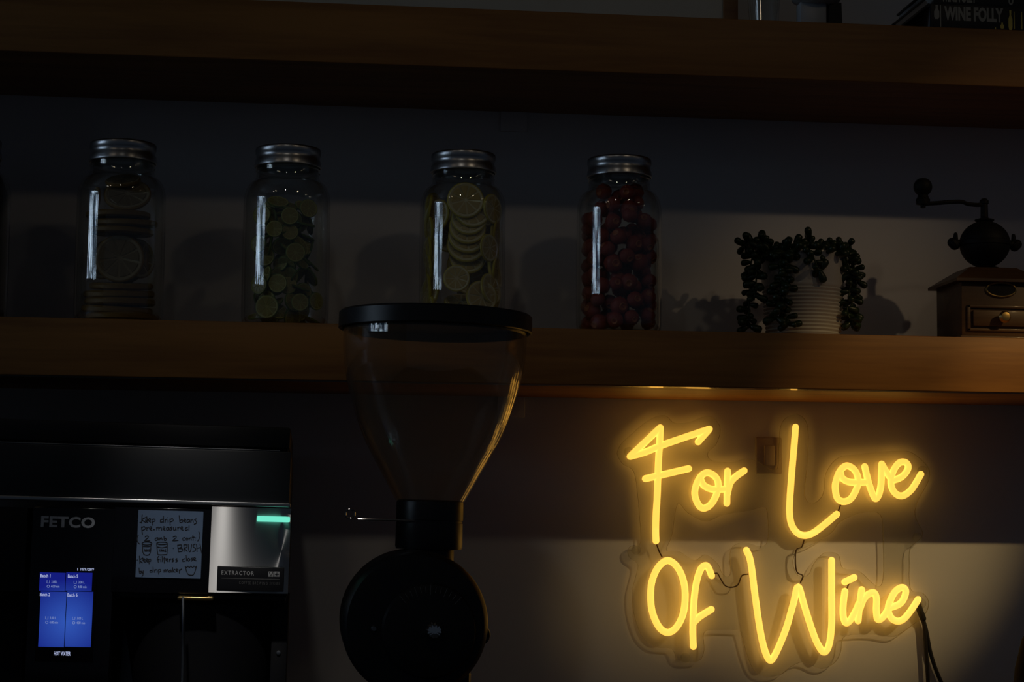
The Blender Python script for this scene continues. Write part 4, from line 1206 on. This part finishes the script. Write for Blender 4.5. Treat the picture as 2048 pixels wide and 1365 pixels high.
S = [
 # Keep drip beans
 [(292, 266), (298, 270)], [(347, 215), (343, 260), (340, 308)], [(400, 238), (345, 268), (390, 302)], [(318, 300), (340, 296)],
 [(385, 285), (408, 270), (395, 258), (384, 280), (408, 300)], [(415, 285), (438, 270), (426, 256), (414, 280), (440, 298)], [(450, 262), (456, 330)], [(450, 270), (476, 262), (485, 280), (455, 296)],
 [(572, 265), (545, 270), (544, 296), (570, 292)], [(575, 233), (577, 298)], [(592, 263), (595, 298)], [(594, 276), (612, 262)], [(625, 262), (627, 298)], [(622, 244), (624, 247)], [(645, 260), (648, 330)], [(645, 270), (672, 258), (680, 280), (650, 294)],
 [(745, 223), (752, 298)], [(752, 280), (775, 268), (786, 285), (770, 301), (752, 296)], [(795, 285), (816, 272), (805, 261), (795, 283), (820, 299)], [(852, 266), (830, 275), (832, 298), (852, 290), (855, 268), (861, 298)], [(870, 266), (873, 299)], [(873, 280), (890, 267), (898, 299)], [(932, 260), (910, 270), (930, 287), (930, 306), (904, 321)],
 # pre-measured
 [(338, 345), (350, 432)], [(342, 352), (370, 344), (379, 368), (348, 386)], [(394, 349), (398, 386)], [(398, 362), (420, 348)], [(425, 370), (449, 358), (436, 344), (425, 368), (453, 387)], [(462, 378), (484, 376)],
 [(500, 349), (505, 386)], [(505, 365), (520, 349), (528, 386)], [(529, 365), (548, 349), (558, 386)], [(570, 370), (591, 358), (580, 344), (570, 368), (596, 385)], [(632, 349), (608, 360), (612, 384), (632, 375), (634, 350), (641, 384)], [(670, 344), (652, 355), (670, 369), (652, 384)],
 [(682, 349), (685, 380), (705, 378), (708, 349), (713, 384)], [(728, 349), (732, 384)], [(732, 362), (750, 347)], [(760, 368), (783, 356), (772, 343), (760, 366), (789, 383)], [(837, 351), (812, 362), (815, 384), (840, 375)], [(852, 333), (851, 383)],
 # ( 2 and 2 cont. )
 [(305, 435), (292, 470), (298, 510), (320, 532)], [(376, 456), (400, 444), (413, 460), (372, 498), (432, 495)], [(517, 463), (488, 472), (490, 491), (512, 488), (517, 465), (523, 491)], [(535, 463), (538, 491)], [(538, 476), (555, 464), (562, 491)], [(582, 446), (585, 491), (606, 488), (600, 470), (585, 476)],
 [(678, 456), (705, 447), (713, 462), (675, 496), (737, 493)], [(808, 461), (785, 470), (788, 491), (812, 488)], [(828, 464), (818, 478), (830, 491), (842, 478), (828, 464)], [(852, 464), (855, 491)], [(855, 476), (870, 464), (877, 491)], [(892, 438), (896, 491)], [(880, 460), (912, 457)], [(921, 464), (923, 467)], [(921, 488), (923, 491)], [(955, 398), (969, 430), (963, 470), (944, 502)],
 # cups
 [(345, 522), (370, 510), (420, 510), (450, 522), (440, 535), (395, 542), (355, 536), (345, 522)], [(347, 528), (352, 552), (395, 560), (438, 552), (448, 528)], [(352, 552), (354, 620), (375, 650), (415, 650), (436, 620), (440, 552)],
 [(374, 585), (375, 613)], [(393, 585), (384, 600), (386, 612), (396, 608), (392, 598)], [(406, 590), (402, 605), (410, 610), (414, 596), (406, 590)], [(420, 592), (432, 592), (421, 611), (433, 611)],
 [(502, 522), (530, 512), (590, 512), (617, 522), (600, 535), (530, 537), (502, 522)], [(502, 524), (514, 635), (530, 648), (600, 646), (614, 632), (618, 524)], [(508, 562), (560, 572), (615, 560)], [(537, 588), (538, 614)], [(560, 592), (550, 594), (552, 603), (562, 600), (561, 613)], [(578, 592), (569, 594), (571, 603), (580, 600), (579, 613)], [(588, 595), (600, 592), (590, 612), (606, 611)],
 # BRUSH
 [(679, 576), (685, 579)], [(728, 540), (738, 616)], [(728, 545), (765, 540), (771, 563), (735, 578)], [(735, 578), (780, 585), (778, 610), (738, 616)], [(795, 535), (799, 613)], [(795, 540), (826, 540), (826, 566), (799, 576)], [(799, 576), (834, 613)], [(842, 533), (850, 606), (868, 606), (882, 533)], [(920, 530), (895, 545), (902, 565), (922, 582), (915, 606), (888, 613)], [(932, 533), (938, 613)], [(935, 576), (976, 570)], [(970, 528), (988, 632)],
 # Keep filterss close
 [(290, 703), (297, 707)], [(318, 660), (321, 742)], [(357, 680), (320, 705), (350, 736)], [(355, 712), (376, 700), (365, 689), (355, 710), (383, 728)], [(385, 712), (406, 700), (395, 689), (385, 710), (411, 727)], [(415, 694), (421, 746)], [(417, 700), (435, 694), (439, 715), (420, 723)],
 [(532, 666), (515, 675), (520, 732)], [(506, 700), (537, 697)], [(545, 690), (548, 723)], [(543, 673), (544, 676)], [(562, 663), (565, 723)], [(583, 668), (586, 740)], [(572, 692), (601, 688)], [(603, 708), (623, 698), (612, 687), (603, 706), (629, 723)], [(640, 691), (643, 723)], [(643, 704), (660, 690)], [(684, 687), (668, 700), (687, 710), (668, 726)], [(724, 687), (708, 700), (730, 712), (706, 729)],
 [(807, 689), (782, 700), (785, 719), (812, 715)], [(820, 653), (825, 716)], [(848, 684), (836, 700), (848, 716), (862, 700), (848, 684)], [(890, 681), (873, 692), (890, 702), (875, 716)], [(898, 700), (923, 690), (910, 677), (898, 698), (932, 713)],
 # by drip maker
 [(312, 788), (318, 846)], [(318, 830), (338, 825), (335, 846), (318, 846)], [(345, 822), (350, 845), (358, 838)], [(360, 818), (355, 870), (340, 876)], [(457, 814), (432, 820), (435, 836), (460, 830)], [(465, 778), (466, 836)], [(480, 807), (483, 839)], [(483, 819), (500, 805)], [(508, 807), (510, 839)], [(522, 804), (525, 859)], [(522, 810), (543, 808), (543, 828), (525, 833)],
 [(580, 809), (583, 836)], [(583, 820), (597, 807), (603, 836)], [(604, 818), (620, 807), (628, 836)], [(657, 811), (638, 820), (640, 836), (656, 830), (658, 812), (664, 836)], [(675, 783), (678, 836)], [(702, 804), (678, 822), (704, 836)], [(710, 822), (729, 812), (718, 802), (710, 820), (736, 834)], [(745, 807), (749, 850)], [(748, 820), (773, 799)],
 [(808, 770), (835, 850), (870, 868), (905, 855), (935, 768)], [(808, 770), (825, 786), (840, 770), (855, 786), (872, 770), (890, 786), (905, 770), (920, 782), (935, 768)],
]
b = bmesh.new()
for st in S:
    pts = []
    for u, v in st:
        px, py = crop(u, v, 220, 990, 5.389)
        w = mp_(px, py, BY - 0.0025)
        tz = (w.z - n0.z) / (n1.z - n0.z)
        w.y = BY - 0.0023 - 0.0012 * (1 - min(max(tz, 0), 1)) ** 3
        pts.append(w)
    tube(b, smooth_path(pts, 3), 0.00058, 5, caps=False)
mesh_obj('handwriting', b, 'ink', note)

# ------------------------------------------------------------------ things on the upper shelf
# framed picture: only its lower right corner reaches into view
fy = -0.075
fx1 = at(1475, 10, fy).x; fxi = at(1447, 10, fy).x; fx0 = at(250, 10, fy).x
fr = thing('picture_frame', ((fx0 + fx1) / 2, fy, UP_TOP), 'wood-framed pale picture standing on the upper shelf', 'picture frame')
wd = fx1 - fxi
b = bmesh.new(); box(b, fx0 + wd, fxi, fy + 0.004, fy + 0.012, UP_TOP + 0.0225, UP_TOP + 0.52); mesh_obj('picture_board', b, 'mat_board', fr, smooth=False)
for x0, x1, z0, z1 in ((fx0, fx0 + wd, 0.0005, 0.54), (fxi, fx1, 0.0005, 0.54), (fx0 + wd, fxi, 0.0005, wd), (fx0 + wd, fxi, 0.54 - wd, 0.54)):
    b = bmesh.new(); box(b, x0, x1, fy - 0.004, fy + 0.014, UP_TOP + z0, UP_TOP + z1, 0.001); mesh_obj('frame_rail', b, 'frame_wood', fr)
# small glass and dish
gc = at(1528, 20, -0.17)
b = bmesh.new(); rr = plen(34, gc)
gl_t = thing('glass_tumbler', (gc.x, -0.17, UP_TOP), 'small clear glass standing beside the wooden picture frame', 'glass')
lathe(b, [(0, 0.0005), (rr * 0.8, 0.0005), (rr, 0.075), (rr - 0.0025, 0.075), (rr * 0.8 - 0.003, 0.006), (0, 0.006)], 36, T(gc.x, -0.17, UP_TOP)); mesh_obj('bowl', b, 'jar_glass', gl_t)
dc_ = at(1632, 20, -0.19)
dish = thing('footed_dish', (dc_.x, -0.19, UP_TOP), 'pale dish raised on one black foot, left of the leaning book', 'dish')
z1 = at(1632, 10, -0.19).z
b = bmesh.new(); lathe(b, [(0, z1), (plen(34, dc_), z1), (plen(48, dc_), z1 + 0.006), (plen(56, dc_), z1 + 0.03), (plen(54, dc_), z1 + 0.03), (plen(46, dc_), z1 + 0.009), (0, z1 + 0.004)], 40, T(dc_.x, -0.19, 0)); mesh_obj('bowl', b, 'dish_glaze', dish)
xa = at(1653, 30, -0.19).x; xb = at(1679, 30, -0.19).x
b = bmesh.new()
prism(b, [(xa - 0.001, UP_TOP + 0.0005), (xb + 0.002, UP_TOP + 0.0005), (xb, z1 + 0.002), (xa + 0.002, z1 + 0.002)], -0.20, -0.175); mesh_obj('foot', b, 'black_satin', dish, smooth=False)
xa = at(1597, 30, -0.19).x; xb = at(1650, 30, -0.19).x
b = bmesh.new(); box(b, xa, xb, -0.20, -0.175, UP_TOP + 0.0005, z1 + 0.002, 0.003); mesh_obj('base_block', b, 'dish_glaze', dish)
# two flat books and a leaning one
def flat_book(x0, y0, x1, y1, yf, title, label, zbase, lettering, extras):
    a = at(x0, y1, yf); c = at(x1, y0, yf)
    z0, z1 = zbase, zbase + (c.z - a.z)
    t = thing('book', (a.x, yf, z0), label, 'book', 'books on the upper shelf')
    b = bmesh.new()
    box(b, a.x, c.x, yf, yf + 0.17, z0, z0 + 0.003, 0.0006); box(b, a.x, c.x, yf, yf + 0.17, z1 - 0.003, z1, 0.0006)
    box(b, a.x, c.x, yf - 0.001, yf + 0.004, z0, z1, 0.001); mesh_obj('cover', b, 'book_black', t)
    b = bmesh.new(); box(b, a.x + 0.003, c.x - 0.003, yf + 0.0045, yf + 0.167, z0 + 0.0032, z1 - 0.0032); mesh_obj('pages', b, 'book_pages', t, smooth=False)
    h_ = z1 - z0
    for body, px0, px1, f0, f1, mat in lettering:
        q0 = at(px0, (y0 + y1) / 2, yf).x; q1 = at(px1, (y0 + y1) / 2, yf).x
        mesh_obj('title_lettering', text_bm(body, q0, q1, z0 + h_ * f0, z0 + h_ * f1, yf - 0.0011, 0.0004, 0.045, 1.0), mat, t, smooth=False)
    for px0, px1, f0, f1, mk in extras:
        q0 = at(px0, (y0 + y1) / 2, yf).x; q1 = at(px1, (y0 + y1) / 2, yf).x
        b = bmesh.new(); zc0 = z0 + h_ * f0; zc1 = z0 + h_ * f1
        if px1 - px0 > 5:                     # little bottle
            xm_ = (q0 + q1) / 2; hw_ = (q1 - q0) / 2; hh = zc1 - zc0
            prism(b, [(xm_ - hw_ * .6, zc0), (xm_ + hw_ * .6, zc0), (xm_ + hw_, zc0 + hh * .15), (xm_ + hw_, zc0 + hh * .55), (xm_ + hw_ * .4, zc0 + hh * .75), (xm_ + hw_ * .5, zc1), (xm_ - hw_ * .5, zc1), (xm_ - hw_ * .4, zc0 + hh * .75), (xm_ - hw_, zc0 + hh * .55), (xm_ - hw_, zc0 + hh * .15)], yf - 0.0015, yf - 0.001)
        else:
            prism(b, [(q0, zc0), (q1, zc0), (q1, zc1), (q0, zc1)], yf - 0.0015, yf - 0.001)
        mesh_obj('spine_mark', b, mk, t, smooth=False)
    return z1
bz_ = flat_book(1861, 17, 2140, 57, -0.255, 'WINE FOLLY', 'lower black book with large pale capital title and gold marks', UP_TOP + 0.0003,
                [('WINE FOLLY', 1888, 2006, 0.36, 0.92, 'book_print')],
                [(2016, 2024, 0.08, 0.85, 'gold_foil'), (2027, 2028.4, 0.12, 0.8, 'gold_foil'), (2042, 2043.5, 0.12, 0.8, 'gold_foil'), (2000, 2007, 0.12, 0.36, 'gold_foil'), (1989, 1991, 0.08, 0.16, 'gold_foil'), (1868, 1878, 0.40, 0.95, 'book_print'), (1880, 1881.5, 0.1, 0.95, 'book_print')])
flat_book(1869, -20, 2120, 14, -0.250, 'WINE FOLLY', 'upper black book lying on another with the same title', bz_ + 0.0004,
          [('WINE FOLLY', 1882, 1952, 0.12, 0.62, 'book_print'), ('O', 2016, 2026, 0.1, 0.5, 'book_print')], [])
p0 = at(1797, 52, -0.245); p1 = at(1857, 4, -0.245)
d = Vector((p1.x - p0.x, 0, p1.z - p0.z)); ang = math.atan2(d.z, d.x)
# leaning book: built flat, then turned up against the stack
lb = Vector((p0.x, -0.16, UP_TOP + 0.0005))
lean = thing('book', lb, 'slim dark book leaning against the stack of two black books', 'book', 'books on the upper shelf', rot=(0, -ang, 0))
Lg = 0.060
th = plen(17, p0)
lb0 = lb
b = bmesh.new(); box(b, lb.x, lb.x + Lg, -0.245, -0.08, lb.z, lb.z + 0.003, 0.0006); mesh_obj('lower_cover', b, 'book_black', lean)
b = bmesh.new(); box(b, lb.x + 0.002, lb.x + Lg - 0.001, -0.243, -0.082, lb.z + 0.0031, lb.z + th - 0.0031); mesh_obj('pages', b, 'book_pages', lean, smooth=False)
b = bmesh.new(); box(b, lb.x, lb.x + Lg, -0.245, -0.08, lb.z + th - 0.003, lb.z + th, 0.0006); mesh_obj('upper_cover', b, 'book_black', lean)

# dark round-shouldered vessel at the lower right corner
vc = at(2085, 1365, -0.30)
vs_t = thing('dark_vessel', (vc.x, -0.30, CZ - 0.012), 'dark round-shouldered vessel cut off by the lower right corner', 'vessel')
zt_ = at(2085, 1262, -0.30).z
b = bmesh.new()
rr = plen(52, vc)
lathe(b, [(0, CZ - 0.0115), (rr * 1.15, CZ - 0.0115), (rr * 1.2, CZ), (rr * 1.15, zt_ - 0.09), (rr * 1.02, zt_ - 0.05), (rr * 0.75, zt_ - 0.012), (rr * 0.5, zt_), (0, zt_)], 40, T(vc.x, -0.30, 0))
mesh_obj('body', b, 'vessel_dark', vs_t)
b = bmesh.new(); lathe(b, [(0, zt_ - 0.001), (rr * 0.4, zt_ - 0.001), (rr * 0.42, zt_ + 0.006), (0, zt_ + 0.008)], 24, T(vc.x, -0.30, 0)); mesh_obj('stopper', b, 'vessel_dark', vs_t)

for o in bpy.data.objects:
    if '_base' in o:
        del o['_base']
